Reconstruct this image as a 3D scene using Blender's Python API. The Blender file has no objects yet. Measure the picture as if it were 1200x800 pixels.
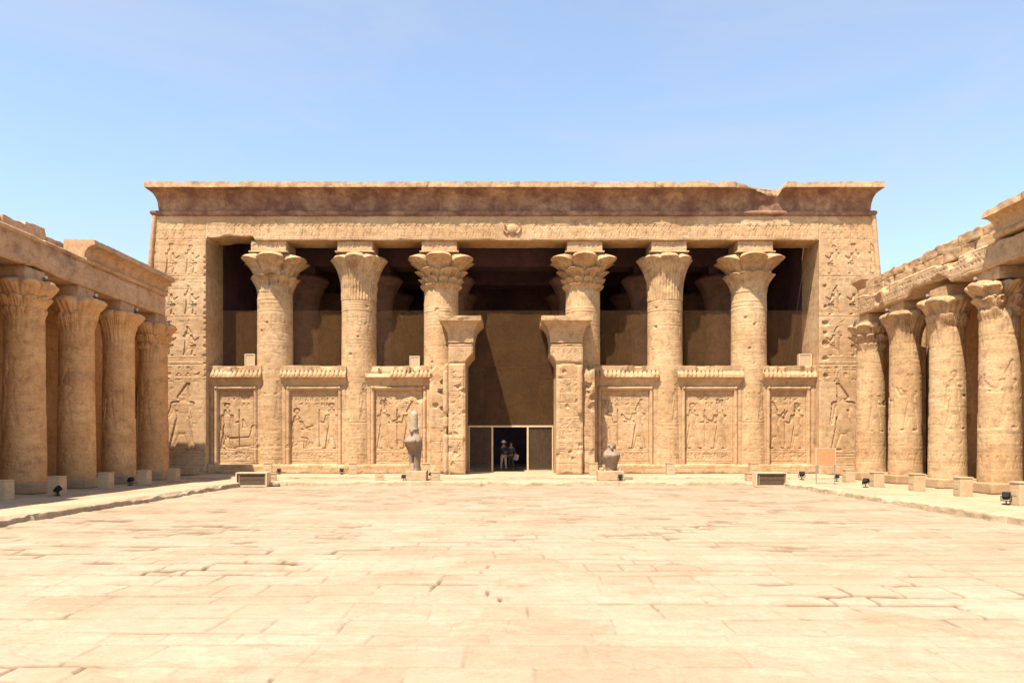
import bpy, bmesh, math, random
import numpy as np
from mathutils import Vector, Matrix
random.seed(7)
RNG = np.random.default_rng(11)
SC = bpy.context.scene
COL = SC.collection
PI = math.pi

# ------------------------------------------------------------------ noise
def _hash(i, j, k, seed):
    h = (i * np.int64(374761393) + j * np.int64(668265263) + k * np.int64(2147483647 % 1274126177) + np.int64(seed * 974711)) & np.int64(0xFFFFFFFF)
    h = ((h ^ (h >> 13)) * np.int64(1274126177)) & np.int64(0xFFFFFFFF)
    h = h ^ (h >> 16)
    return (h & np.int64(0xFFFFFF)).astype(np.float32) / np.float32(0xFFFFFF)

def vnoise(x, y, z, seed=0):
    x, y, z = np.broadcast_arrays(np.asarray(x, float), np.asarray(y, float), np.asarray(z, float))
    xi, yi, zi = np.floor(x), np.floor(y), np.floor(z)
    fx, fy, fz = x - xi, y - yi, z - zi
    fx = fx * fx * (3 - 2 * fx); fy = fy * fy * (3 - 2 * fy); fz = fz * fz * (3 - 2 * fz)
    xi = xi.astype(np.int64); yi = yi.astype(np.int64); zi = zi.astype(np.int64)
    def c(a, b, d): return _hash(xi + a, yi + b, zi + d, seed)
    x00 = c(0,0,0) * (1-fx) + c(1,0,0) * fx
    x10 = c(0,1,0) * (1-fx) + c(1,1,0) * fx
    x01 = c(0,0,1) * (1-fx) + c(1,0,1) * fx
    x11 = c(0,1,1) * (1-fx) + c(1,1,1) * fx
    y0 = x00 * (1-fy) + x10 * fy
    y1 = x01 * (1-fy) + x11 * fy
    return (y0 * (1-fz) + y1 * fz) * 2 - 1

def fbm(x, y, z, seed=0, octv=4, gain=.5):
    s = 0; a = 1.0; f = 1.0; n = 0
    for o in range(octv):
        s = s + a * vnoise(x * f, y * f, z * f, seed + o * 17)
        n += a; a *= gain; f *= 2.03
    return s / n

def sstep(a, b, x):
    t = np.clip((x - a) / (b - a), 0, 1)
    return t * t * (3 - 2 * t)

# ------------------------------------------------------------------ mesh helpers
def link(name, me, mat=None, parent=None):
    o = bpy.data.objects.new(name, me)
    COL.objects.link(o)
    if mat is not None and me is not None and len(me.materials) == 0:
        me.materials.append(mat)
    if parent is not None: o.parent = parent
    return o

def grid_mesh(name, P, close_u=False, close_v=False, caps=True, attrs=None, sharp=38, ngons=None):
    """P[nu,nv,3] -> mesh of quads."""
    nu, nv = P.shape[:2]
    idx = np.arange(nu * nv).reshape(nu, nv)
    a = idx if not close_u else np.vstack([idx, idx[:1]])
    if close_v: a = np.hstack([a, a[:, :1]])
    q = np.stack([a[:-1, :-1], a[1:, :-1], a[1:, 1:], a[:-1, 1:]], -1).reshape(-1, 4)
    return raw_mesh(name, P.reshape(-1, 3), q, ngons or [], attrs, sharp)

def raw_mesh(name, V, Q, ngons=(), attrs=None, sharp=38):
    me = bpy.data.meshes.new(name)
    V = np.asarray(V, np.float32)
    nq = len(Q)
    starts = list(np.arange(nq) * 4)
    loops = np.asarray(Q, np.int32).reshape(-1)
    tot = [4] * nq
    pos = nq * 4
    extra = []
    for g in ngons:
        starts.append(pos); tot.append(len(g)); pos += len(g); extra.extend(g)
    if extra: loops = np.concatenate([loops, np.asarray(extra, np.int32)])
    me.vertices.add(len(V)); me.vertices.foreach_set('co', V.reshape(-1))
    me.loops.add(len(loops)); me.loops.foreach_set('vertex_index', loops.astype(np.int32))
    me.polygons.add(len(starts)); me.polygons.foreach_set('loop_start', np.asarray(starts, np.int32))
    me.polygons.foreach_set('use_smooth', np.ones(len(starts), bool))
    if attrs:
        for k, v in attrs.items():
            at = me.attributes.new(k, 'FLOAT', 'POINT')
            at.data.foreach_set('value', np.asarray(v, np.float32).reshape(-1))
    me.update(calc_edges=True); me.validate()
    bm = bmesh.new(); bm.from_mesh(me)
    if len(bm.faces) < 120000: bmesh.ops.recalc_face_normals(bm, faces=bm.faces)
    bm.to_mesh(me); bm.free()
    if sharp: me.set_sharp_from_angle(angle=math.radians(sharp))
    return me

def panel(name, u0, u1, v0, v1, thick, T, draw, mat, parent=None, res=.03, seed=0, edge=.02, warp=None):
    """Carved wall slab: a height field on its front, real sides and back."""
    nu = max(3, int((u1 - u0) / res) + 1); nv = max(3, int((v1 - v0) / res) + 1)
    F = Field(np.linspace(u0, u1, nu), np.linspace(v0, v1, nv), seed)
    if draw: draw(F)
    if edge:
        d = np.minimum(np.minimum(F.U - u0, u1 - F.U), np.minimum(F.V - v0, v1 - F.V))
        w = edge * (1 + 1.5 * np.clip(vnoise(F.U * 1.7, F.V * 1.7, seed), 0, 1))
        F.H = F.H - w * sstep(w * 2.2, 0, d)
    H = np.pad(F.H, 1, mode='edge'); U = np.pad(F.U, 1, mode='edge'); V = np.pad(F.V, 1, mode='edge')
    H[0, :] = H[-1, :] = -thick; H[:, 0] = H[:, -1] = -thick
    if warp: U, V = warp(U, V)
    P = np.stack(np.broadcast_arrays(*T(U, V, H)), -1)
    nu += 2; nv += 2
    idx = np.arange(nu * nv).reshape(nu, nv)
    ring = list(idx[:, 0]) + list(idx[-1, 1:]) + list(idx[-2::-1, -1]) + list(idx[0, -2:0:-1])
    me = grid_mesh(name, P, attrs={'tint': np.pad(F.T, 1, mode='edge')}, ngons=[ring])
    return link(name, me, mat, parent)

def box_mesh(name, x0, x1, y0, y1, z0, z1, bevel=.01, seg=1):
    bm = bmesh.new()
    bmesh.ops.create_cube(bm, size=1)
    for v in bm.verts:
        v.co = ((x0 + x1) / 2 + v.co.x * (x1 - x0), (y0 + y1) / 2 + v.co.y * (y1 - y0), (z0 + z1) / 2 + v.co.z * (z1 - z0))
    if bevel: bmesh.ops.bevel(bm, geom=bm.edges[:], offset=bevel, segments=seg, affect='EDGES', profile=.5)
    me = bpy.data.meshes.new(name); bm.to_mesh(me); bm.free(); return me

def rough_block(name, sx, sy, sz, amp=.02, cuts=10, seed=0, rnd=.03, chip=.0):
    """a weathered stone block standing on z=0, centred in x,y"""
    bm = bmesh.new(); bmesh.ops.create_cube(bm, size=1)
    bmesh.ops.subdivide_edges(bm, edges=bm.edges[:], cuts=cuts, use_grid_fill=True)
    co = np.array([v.co[:] for v in bm.verts])
    S = np.array([sx, sy, sz]); Q = co * S
    hs = S / 2 - rnd
    inner = np.clip(Q, -hs, hs); d = Q - inner
    L = np.linalg.norm(d, axis=1, keepdims=True); L[L == 0] = 1
    Q = inner + d / L * np.minimum(L, rnd)
    n = np.stack([fbm(Q[:, 0] * 4, Q[:, 1] * 4, Q[:, 2] * 4, seed + k) for k in range(3)], -1)
    Q = Q + n * amp
    if chip:
        nn = np.clip(vnoise(Q[:, 0] * 2.2, Q[:, 1] * 2.2, Q[:, 2] * 2.2, seed + 9) - .1, 0, 1)[:, None]
        Q = Q * (1 - chip * nn)
    Q[:, 2] += sz / 2
    for v, q in zip(bm.verts, Q): v.co = q
    for f in bm.faces: f.smooth = True
    me = bpy.data.meshes.new(name); bm.to_mesh(me); bm.free()
    me.set_sharp_from_angle(angle=math.radians(40)); return me

def sweep(name, path, prof, disp, mat, parent=None, attrs=None, sharp=40, zmod=None):
    """path: list of (x,y,nx,ny,s) dense samples, normal points outwards (mitre length in it); prof: list of (out,z)"""
    path = np.asarray(path, float); prof = np.asarray(prof, float)
    n, m = len(path), len(prof)
    out = np.repeat(prof[None, :, 0], n, 0).copy(); z = np.repeat(prof[None, :, 1], n, 0).copy()
    S = np.repeat(path[:, 4:5], m, 1)
    if disp is not None: out, z = disp(S, out, z)
    X = path[:, 0:1] + path[:, 2:3] * out; Y = path[:, 1:2] + path[:, 3:4] * out
    P = np.stack([X, Y, z], -1)
    idx = np.arange(n * m).reshape(n, m)
    me = grid_mesh(name, P, close_v=True, ngons=[list(idx[0]), list(idx[-1])], sharp=sharp)
    return link(name, me, mat, parent)

def resample(prof, step):
    prof = np.asarray(prof, float); o = [prof[0]]
    for a, b in zip(prof[:-1], prof[1:]):
        k = max(1, int(np.linalg.norm(b - a) / step))
        for i in range(1, k + 1): o.append(a + (b - a) * i / k)
    return np.array(o)

def straight(p0, p1, nrm, step):
    p0 = np.array(p0, float); p1 = np.array(p1, float); L = np.linalg.norm(p1 - p0); k = max(2, int(L / step) + 1)
    t = np.linspace(0, 1, k)[:, None]
    p = p0 + (p1 - p0) * t
    return np.hstack([p, np.repeat([nrm], k, 0), t * L])

def tube(bm, a, b, r0, r1=None, n=10):
    r1 = r0 if r1 is None else r1
    a = Vector(a); b = Vector(b); d = (b - a); q = d.to_track_quat('Z', 'Y')
    ra = []; rb = []
    for i in range(n):
        t = 2 * PI * i / n; o = q @ Vector((math.cos(t), math.sin(t), 0))
        ra.append(bm.verts.new(a + o * r0)); rb.append(bm.verts.new(b + o * r1))
    for i in range(n):
        j = (i + 1) % n; bm.faces.new((ra[i], ra[j], rb[j], rb[i]))
    bm.faces.new(ra[::-1]); bm.faces.new(rb)

def bm_obj(name, bm, mat, parent=None, smooth=True, sharp=35):
    bmesh.ops.recalc_face_normals(bm, faces=bm.faces)
    for f in bm.faces: f.smooth = smooth
    me = bpy.data.meshes.new(name); bm.to_mesh(me); bm.free()
    if smooth: me.set_sharp_from_angle(angle=math.radians(sharp))
    return link(name, me, mat, parent)

def empty(name, loc=(0, 0, 0), rz=0):
    o = bpy.data.objects.new(name, None); COL.objects.link(o); o.location = loc; o.rotation_euler[2] = rz
    o.empty_display_size = .2
    return o

def tag(o, label=None, cat=None, group=None, kind=None):
    if label: o['label'] = label
    if cat: o['category'] = cat
    if group: o['group'] = group
    if kind: o['kind'] = kind
    return o

def copy_tree(o, parent=None):
    c = o.copy(); COL.objects.link(c); c.parent = parent
    for ch in list(o.children): copy_tree(ch, c)
    return c

# ------------------------------------------------------------------ carving
def capsules(kind):
    c = []
    A = lambda ax, ay, bx, by, ra, rb: c.append((ax, ay, bx, by, ra, rb))
    def trunk(z, dx=0):
        A(dx, z, dx, z + .22, .055, .085); A(dx - .11, z + .25, dx + .11, z + .25, .035, .035)
        A(dx, z + .26, dx + .01, z + .33, .025, .028); A(dx + .01, z + .36, dx + .035, z + .355, .05, .035)
        A(dx - .035, z + .37, dx - .045, z + .28, .035, .03)
    crown = kind.split('+')[1] if '+' in kind else ''
    base = kind.split('+')[0]
    zc = .90
    if base in ('stand', 'offer', 'staff', 'adore'):
        A(-.03, .47, -.13, .03, .05, .026); A(.03, .47, .12, .03, .05, .026)
        A(-.13, .018, -.05, .016, .018, .014); A(.12, .018, .20, .016, .018, .014)
        A(-.01, .50, .0, .36, .075, .09); trunk(.5)
        if base == 'stand':
            A(.11, .74, .16, .56, .028, .022); A(.16, .56, .27, .47, .022, .018); A(-.11, .74, -.15, .44, .028, .018)
        elif base == 'offer':
            A(.11, .74, .17, .62, .028, .022); A(.17, .62, .33, .68, .022, .018); A(-.11, .74, .05, .60, .028, .022); A(.05, .60, .30, .60, .022, .018)
            A(.33, .70, .36, .75, .03, .02)
        elif base == 'staff':
            A(.11, .74, .16, .60, .028, .022); A(.16, .60, .28, .62, .022, .018); A(.28, .05, .28, .9, .009, .009); A(-.11, .74, -.15, .44, .028, .018)
        else:
            A(.11, .74, .20, .70, .028, .022); A(.20, .70, .28, .86, .022, .016); A(-.11, .74, .06, .66, .028, .022); A(.06, .66, .2, .84, .022, .016)
    elif base == 'kneel':
        A(0, .2, .2, .2, .06, .05); A(.2, .2, .18, .03, .04, .03); A(-.02, .12, -.2, .04, .05, .03)
        A(0, .2, 0, .4, .07, .08); trunk(.32); zc = .74
        A(.11, .56, .18, .45, .028, .022); A(.18, .45, .34, .5, .022, .018); A(-.11, .56, .04, .43, .028, .022); A(.04, .43, .28, .42, .022, .018)
    elif base == 'sit':
        A(-.06, .28, .16, .35, .06, .05); A(.16, .35, .10, .05, .042, .026); A(.10, .03, .20, .015, .02, .013); A(-.08, .25, -.14, .03, .045, .02)
        A(-.06, .3, -.04, .5, .06, .075); trunk(.46, -.04); zc = .86
        A(.07, .68, .15, .53, .026, .022); A(.15, .53, .28, .63, .022, .016); A(-.15, .69, -.07, .48, .026, .02); A(-.07, .48, .1, .44, .02, .016)
    elif base == 'sphinx':
        A(-.45, .16, .2, .2, .13, .12); A(.15, .06, .5, .04, .05, .03); A(-.45, .1, -.3, .04, .09, .04); A(.2, .25, .24, .5, .11, .08)
        A(.24, .55, .27, .56, .08, .06); A(-.55, .2, -.62, .5, .02, .015); zc = .60
    if crown == 'white':
        A(-.01, zc, -.05, zc + .15, .055, .022); A(-.06, zc + .17, -.06, zc + .17, .024, .024); A(.03, zc - .02, -.05, zc - .02, .03, .03)
    elif crown == 'disk':
        A(0, zc + .09, 0, zc + .09, .062, .062); A(0, zc, 0, zc + .03, .02, .02)
    elif crown == 'plume':
        A(-.02, zc, -.04, zc + .19, .02, .035); A(.03, zc, .04, zc + .19, .02, .035)
    return c

class Field:
    def __init__(s, u, v, seed):
        s.u, s.v, s.seed = u, v, seed
        s.U, s.V = np.meshgrid(u, v, indexing='ij')
        s.H = np.zeros_like(s.U); s.T = np.zeros_like(s.U)
        s.rng = np.random.default_rng(seed + 100)
    def win(s, u0, u1, v0, v1):
        a, b = np.searchsorted(s.u, [u0, u1]); c, d = np.searchsorted(s.v, [v0, v1])
        return slice(max(0, a - 1), b + 1), slice(max(0, c - 1), d + 1)
    def courses(s, hmin, hmax, wmin, wmax, depth=.014, step=.008, width=.014, v0=None):
        depth *= .7; step *= .55
        rng = s.rng
        lo = s.v[0] - .01 if v0 is None else v0
        rows = [lo]
        while rows[-1] < s.v[-1]: rows.append(rows[-1] + rng.uniform(hmin, hmax))
        rows = np.array(rows)
        wob = .010 * vnoise(s.U * 1.3, s.V * 1.3, s.seed, 3)
        Vw = s.V + wob
        ri = np.clip(np.searchsorted(rows, Vw) - 1, 0, len(rows) - 2)
        dj = np.minimum(np.abs(Vw - rows[ri]), np.abs(rows[ri + 1] - Vw))
        bid = np.zeros_like(s.U)
        for r in range(len(rows) - 1):
            m = ri == r
            if not m.any(): continue
            cs = [s.u[0] - rng.uniform(0, wmax)]
            while cs[-1] < s.u[-1]: cs.append(cs[-1] + rng.uniform(wmin, wmax))
            cs = np.array(cs); uu = (s.U + wob)[m]
            ci = np.clip(np.searchsorted(cs, uu) - 1, 0, len(cs) - 2)
            dj[m] = np.minimum(dj[m], np.minimum(np.abs(uu - cs[ci]), np.abs(cs[ci + 1] - uu)))
            vals = rng.uniform(-.5, .5, len(cs)); bid[m] = vals[ci]
        open_ = sstep(-.35, .45, fbm(s.U * .8, s.V * .8, s.seed + .5, 5, 3))
        s.H -= depth * (.35 + 1.1 * open_) * np.exp(-(dj / width) ** 2)
        s.H += step * bid
        s.T += bid
    def weather(s, amp=.012, scale=1.2, bed=.006, pit=.02):
        amp *= .6; bed *= .8; pit *= .6
        s.H += amp * fbm(s.U * scale, s.V * scale, s.seed + .3, 21, 5)
        s.H += bed * fbm(s.U * 1.1, s.V * 9, s.seed + .7, 22, 3)
        if pit:
            n = vnoise(s.U * 5.1, s.V * 5.1, s.seed, 31)
            big = sstep(.0, .6, fbm(s.U * .45, s.V * .45, s.seed, 33, 3))
            s.H -= pit * sstep(.45, .8, n) * (.25 + big)
    def figure(s, kind, x, z, h, flip=1, depth=.05, raised=False):
        cs = capsules(kind)
        su, sv = s.win(x - .75 * h, x + .75 * h, z - .04 * h, z + 1.16 * h)
        if s.U[su, sv].size == 0: return
        lu = (s.U[su, sv] - x) * flip / h; lv = (s.V[su, sv] - z) / h
        D = np.full(lu.shape, 9.)
        for ax, ay, bx, by, ra, rb in cs:
            dx, dy = bx - ax, by - ay; L2 = dx * dx + dy * dy + 1e-9
            t = np.clip(((lu - ax) * dx + (lv - ay) * dy) / L2, 0, 1)
            D = np.minimum(D, np.hypot(lu - ax - t * dx, lv - ay - t * dy) - 1.12 * (ra + (rb - ra) * t))
        D = D * h
        S = sstep(.016, -.016, D) * (.30 + .70 * np.exp(np.minimum(D, 0) / .07))
        wear = .75 + .5 * sstep(-.5, .3, vnoise(s.U[su, sv] * .9, s.V[su, sv] * .9, s.seed + 2.2, 41))
        s.H[su, sv] += (depth if raised else -depth) * S * wear
    def stroke(s, x0, z0, x1, z1, r, depth):
        m = r + .05
        su, sv = s.win(min(x0, x1) - m, max(x0, x1) + m, min(z0, z1) - m, max(z0, z1) + m)
        a = s.U[su, sv]; b = s.V[su, sv]
        if a.size == 0: return
        dx, dy = x1 - x0, z1 - z0; L2 = dx * dx + dy * dy + 1e-9
        t = np.clip(((a - x0) * dx + (b - z0) * dy) / L2, 0, 1)
        D = np.hypot(a - x0 - t * dx, b - z0 - t * dy) - r
        s.H[su, sv] -= depth * sstep(.014, -.01, D)
    def glyph(s, x, z, w, h, depth):
        rng = s.rng; k = rng.integers(0, 7)
        st = lambda a, b, c, d, r=.018: s.stroke(x + a * w, z + b * h, x + c * w, z + d * h, r, depth)
        if k == 0: st(0, -.1, 0, .1, .3 * min(w, h))
        elif k == 1: st(-.35, .2, .35, .2); st(-.35, -.2, .35, -.2)
        elif k == 2: st(-.3, -.1, .1, .1, .045); st(.1, .1, .25, .35, .03); st(0, -.1, 0, -.4)
        elif k == 3: st(-.4, 0, -.2, .2); st(-.2, .2, 0, 0); st(0, 0, .2, .2); st(.2, .2, .4, 0)
        elif k == 4: st(-.2, -.4, -.2, .4); st(.2, -.4, .2, .4)
        elif k == 5: st(0, -.4, 0, .15); st(-.2, .15, .2, .15); st(0, .3, 0, .3, .05)
        else: st(-.35, -.3, .35, -.3); st(-.25, -.3, 0, .3, .02); st(0, .3, .25, -.3, .02)
    def text(s, u0, u1, v0, v1, cw=.26, ch=.24, depth=.022, rule=True):
        n = max(1, int((u1 - u0) / cw)); m = max(1, int((v1 - v0) / ch))
        for i in range(n):
            x = u0 + (i + .5) * (u1 - u0) / n
            if rule: s.stroke(x - .5 * (u1 - u0) / n, v0, x - .5 * (u1 - u0) / n, v1, .006, depth * .7)
            for j in range(m):
                if s.rng.random() < .86:
                    s.glyph(x, v0 + (j + .5) * (v1 - v0) / m, (u1 - u0) / n * .9, (v1 - v0) / m * .9, depth)
        if rule: s.stroke(u1, v0, u1, v1, .006, depth * .7)
    def lines(s, u0, u1, zs, depth=.015, r=.012):
        for z in zs: s.stroke(u0, z, u1, z, r, depth)
    def recess(s, u0, u1, v0, v1, d, e=.015):
        m = sstep(u0, u0 + e, s.U) * sstep(u1, u1 - e, s.U) * sstep(v0, v0 + e, s.V) * sstep(v1, v1 - e, s.V)
        s.H -= d * m
    def gouge(s, u, v, r, d, sd=0):
        a = np.hypot(s.U - u, s.V - v) + r * .5 * fbm(s.U * 2 / r * .5, s.V * 2 / r * .5, sd, 71, 3)
        s.H -= d * sstep(r, r * .45, a)

# ------------------------------------------------------------------ materials
def nodes_of(name):
    m = bpy.data.materials.new(name); m.use_nodes = True
    nt = m.node_tree; nt.nodes.clear()
    out = nt.nodes.new('ShaderNodeOutputMaterial')
    b = nt.nodes.new('ShaderNodeBsdfPrincipled'); nt.links.new(b.outputs[0], out.inputs[0])
    return m, nt, b

def nd(nt, t, **kw):
    n = nt.nodes.new(t)
    for k, v in kw.items():
        if k.startswith('i_'):
            key = k[2:]; n.inputs[int(key) if key.isdigit() else key.replace('_', ' ')].default_value = v
        else: setattr(n, k, v)
    return n

def noise(nt, vec, scale, detail=5, rough=.55, dist=0):
    n = nd(nt, 'ShaderNodeTexNoise'); n.inputs['Scale'].default_value = scale; n.inputs['Detail'].default_value = detail
    n.inputs['Roughness'].default_value = rough; n.inputs['Distortion'].default_value = dist
    nt.links.new(vec, n.inputs['Vector']); return n.outputs['Fac']

def ramp(nt, fac, stops):
    r = nd(nt, 'ShaderNodeValToRGB'); e = r.color_ramp.elements
    while len(e) < len(stops): e.new(.5)
    for k, (p, c) in enumerate(stops):
        e[k].position = p; e[k].color = (c, c, c, 1) if isinstance(c, (int, float)) else (*c, 1)
    nt.links.new(fac, r.inputs[0]); return r.outputs[0]

def mixc(nt, fac, a, b, mode='MIX'):
    m = nd(nt, 'ShaderNodeMix', data_type='RGBA', blend_type=mode)
    for s, v in ((m.inputs['Factor'], fac), (m.inputs['A'], a), (m.inputs['B'], b)):
        if isinstance(v, (int, float)): s.default_value = v
        elif isinstance(v, tuple): s.default_value = (*v, 1)
        else: nt.links.new(v, s)
    return m.outputs['Result']

def math_(nt, op, a, b=0.0, clamp=False):
    m = nd(nt, 'ShaderNodeMath', operation=op, use_clamp=clamp)
    for s, v in ((m.inputs[0], a), (m.inputs[1], b)):
        if isinstance(v, (int, float)): s.default_value = v
        else: nt.links.new(v, s)
    return m.outputs[0]

def stone(name, light, dark, patina=None, pat_lo=.55, pat_hi=.75, pscale=.5, bump=.35, mott=.35, tint=.18, rust=.25, bscale=14, streak=0):
    m, nt, b = nodes_of(name)
    g = nd(nt, 'ShaderNodeNewGeometry'); pos = g.outputs['Position']
    mp = nd(nt, 'ShaderNodeMapping'); mp.inputs['Scale'].default_value = (1, 1, 6); nt.links.new(pos, mp.inputs['Vector'])
    n1 = noise(nt, pos, .38, 6, .6); n2 = noise(nt, pos, 3.1, 8, .65); n3 = noise(nt, mp.outputs[0], .9, 6, .6); n4 = noise(nt, pos, 26, 4, .6)
    big = ramp(nt, n1, [(.36, 0.0), (.64, 1.0)])
    c = mixc(nt, big, light, dark)
    c = mixc(nt, math_(nt, 'MULTIPLY', ramp(nt, n3, [(.5, 0.0), (.72, 1.0)]), .55), c, tuple(x * k for x, k in zip(dark, (.86, .8, .74))))
    v = ramp(nt, n2, [(.25, 1 - mott), (.5, 1.0), (.8, 1 + mott * .35)])
    c = mixc(nt, 1.0, c, v, 'MULTIPLY')
    v4 = ramp(nt, n4, [(.28, 1 - .75 * mott), (.52, 1.0), (.75, 1.10)])
    n8 = noise(nt, mp.outputs[0], 6.5, 6, .7)
    c = mixc(nt, 1.0, c, ramp(nt, n8, [(.30, 1 - .55 * mott), (.50, 1.0), (.72, 1.08)]), 'MULTIPLY')
    c = mixc(nt, 1.0, c, v4, 'MULTIPLY')
    if rust:
        n5 = noise(nt, pos, 1.3, 7, .7, .4)
        c = mixc(nt, math_(nt, 'MULTIPLY', ramp(nt, n5, [(.56, 0.0), (.68, 1.0)]), rust), c, (.30, .155, .075))
    if streak:      # brown water stains running down the faces
        ms = nd(nt, 'ShaderNodeMapping'); ms.inputs['Scale'].default_value = (1.5, 1.5, .22); nt.links.new(pos, ms.inputs['Vector'])
        n7 = noise(nt, ms.outputs[0], 1.2, 7, .65)
        c = mixc(nt, math_(nt, 'MULTIPLY', ramp(nt, n7, [(.52, 0.0), (.70, 1.0)]), streak), c, (.34, .205, .11))
    if patina:
        n6 = noise(nt, pos, pscale, 8, .68, .3)
        c = mixc(nt, ramp(nt, n6, [(pat_lo, 0.0), (pat_hi, 1.0)]), c, patina)
    at = nd(nt, 'ShaderNodeAttribute', attribute_name='tint')
    kk = nd(nt, 'ShaderNodeCombineColor')
    for q, f in enumerate((.62, 1.0, 1.25)): nt.links.new(math_(nt, 'ADD', math_(nt, 'MULTIPLY', at.outputs['Fac'], tint * f), 1.0), kk.inputs[q])
    c = mixc(nt, 1.0, c, kk.outputs[0], 'MULTIPLY')
    aj = nd(nt, 'ShaderNodeAttribute', attribute_name='joint')      # dirt and sand lying in open joints
    c = mixc(nt, aj.outputs['Fac'], c, (.10, .048, .022))
    nt.links.new(c, b.inputs['Base Color'])
    b.inputs['Roughness'].default_value = .93
    b.inputs['Specular IOR Level'].default_value = .15
    nb = noise(nt, pos, bscale, 6, .7)
    hh = math_(nt, 'ADD', math_(nt, 'MULTIPLY', nb, .6), math_(nt, 'MULTIPLY', n2, .8))
    bp = nd(nt, 'ShaderNodeBump'); bp.inputs['Strength'].default_value = bump; bp.inputs['Distance'].default_value = .04
    nt.links.new(hh, bp.inputs['Height']); nt.links.new(bp.outputs[0], b.inputs['Normal'])
    return m

def plain(name, col, rough=.6, metal=0, var=.12, scale=8, bump=0, spec=.4):
    m, nt, b = nodes_of(name)
    tc = nd(nt, 'ShaderNodeTexCoord')
    n = noise(nt, tc.outputs['Object'], scale, 6, .6)
    v = ramp(nt, n, [(.3, 1 - var), (.7, 1 + var * .5)])
    nt.links.new(mixc(nt, 1.0, col, v, 'MULTIPLY'), b.inputs['Base Color'])
    b.inputs['Roughness'].default_value = rough; b.inputs['Metallic'].default_value = metal
    b.inputs['Specular IOR Level'].default_value = spec
    if bump:
        bp = nd(nt, 'ShaderNodeBump'); bp.inputs['Strength'].default_value = bump; bp.inputs['Distance'].default_value = .01
        nt.links.new(n, bp.inputs['Height']); nt.links.new(bp.outputs[0], b.inputs['Normal'])
    return m

M = {}
M['wall'] = stone('sandstone_wall', (.555, .367, .203), (.450, .276, .140), mott=.46, bump=.5, streak=.4)
M['col'] = stone('sandstone_column', (.568, .378, .204), (.466, .288, .142), mott=.46, bump=.5, streak=.35)
M['cornice'] = stone('sandstone_cornice', (.45, .275, .165), (.34, .185, .108), patina=(.165, .078, .052), pat_lo=.36, pat_hi=.62, pscale=1.15, mott=.55, rust=.6, bump=.7)
M['fillet'] = stone('sandstone_fillet', (.54, .37, .22), (.45, .29, .16), patina=(.30, .175, .11), pat_lo=.55, pat_hi=.68, pscale=1.4, mott=.5, bump=.6)
M['capital'] = stone('sandstone_capital', (.555, .366, .196), (.448, .275, .134), patina=(.30, .160, .088), pat_lo=.52, pat_hi=.66, pscale=1.1, mott=.55, bump=.6, rust=.4)
M['shaded_col'] = stone('sandstone_shaded_column', (.67, .375, .165), (.54, .285, .118), patina=(.26, .14, .085), pat_lo=.58, pat_hi=.74, mott=.4, rust=.4)  # left columns only: warm bounce in their shade put into the base colour
M['court_wall'] = stone('sandstone_court_wall', (.50, .28, .12), (.40, .21, .085), rust=.3)
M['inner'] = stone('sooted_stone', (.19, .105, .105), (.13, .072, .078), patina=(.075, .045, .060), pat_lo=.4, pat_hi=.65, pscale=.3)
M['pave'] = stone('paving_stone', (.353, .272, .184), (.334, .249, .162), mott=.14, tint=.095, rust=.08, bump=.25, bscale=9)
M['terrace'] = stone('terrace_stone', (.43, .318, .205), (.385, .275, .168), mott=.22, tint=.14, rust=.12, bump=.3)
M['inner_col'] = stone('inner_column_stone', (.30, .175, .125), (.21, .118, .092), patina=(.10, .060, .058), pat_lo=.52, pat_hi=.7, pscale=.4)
M['plinth'] = stone('plinth_stone', (.46, .315, .18), (.40, .26, .14), mott=.3)
M['sand'] = stone('desert_sand', (.34, .26, .17), (.30, .22, .14), mott=.15, rust=0, bump=.2)
M['lime'] = stone('pale_limestone', (.50, .362, .215), (.45, .315, .18), mott=.15, rust=.08, bump=.2)
M['granite'] = stone('grey_granite', (.37, .27, .19), (.24, .165, .115), mott=.5, rust=.12, bump=.22, bscale=40)
M['granite_pale'] = stone('pale_granite', (.44, .34, .24), (.38, .28, .19), mott=.3, rust=.1, bump=.2, bscale=40)
M['black'] = plain('black_paint', (.020, .018, .017), .8, .0, .3, 20, spec=.12)
M['lens'] = plain('lamp_glass', (.035, .03, .03), .95, 0, .1, 4, 0, .05)
M['steel'] = plain('galvanised_steel', (.38, .36, .33), .45, .6, .15, 12)
M['timber'] = plain('pale_timber', (.56, .40, .23), .65, 0, .25, 9, .2)
M['boxwood'] = plain('cream_painted_frame', (.60, .46, .28), .6, 0, .15, 9)
M['darkslat'] = plain('dark_brown_slats', (.16, .10, .055), .7, 0, .35, 12)
M['case'] = plain('tan_sheet_metal', (.46, .33, .20), .55, 0, .15, 6)

def sign_mat():
    m, nt, b = nodes_of('faded_sign_face')
    tc = nd(nt, 'ShaderNodeTexCoord')
    n = noise(nt, tc.outputs['Object'], 3, 4)
    c = mixc(nt, n, (.47, .24, .095), (.43, .205, .075))
    nt.links.new(c, b.inputs['Base Color']); b.inputs['Roughness'].default_value = .7
    return m
M['sign'] = sign_mat()
M['signmark'] = plain('faded_lettering', (.60, .38, .19), .7)
M['skin'] = plain('skin', (.36, .20, .13), .6, 0, .08)
M['navy'] = plain('dark_navy_cloth', (.03, .032, .045), .9, 0, .3, 30)
M['khaki'] = plain('khaki_cloth', (.42, .33, .25), .9, 0, .2, 30)
M['whitecloth'] = plain('white_hat_cloth', (.78, .75, .70), .9, 0, .1, 30)
M['brown'] = plain('brown_cloth', (.09, .065, .05), .9, 0, .3, 30)
M['shoe'] = plain('shoe_leather', (.08, .05, .035), .6, 0, .2, 30)
M['hair'] = plain('dark_hair', (.02, .015, .012), .6, 0, .2, 60)

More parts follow.
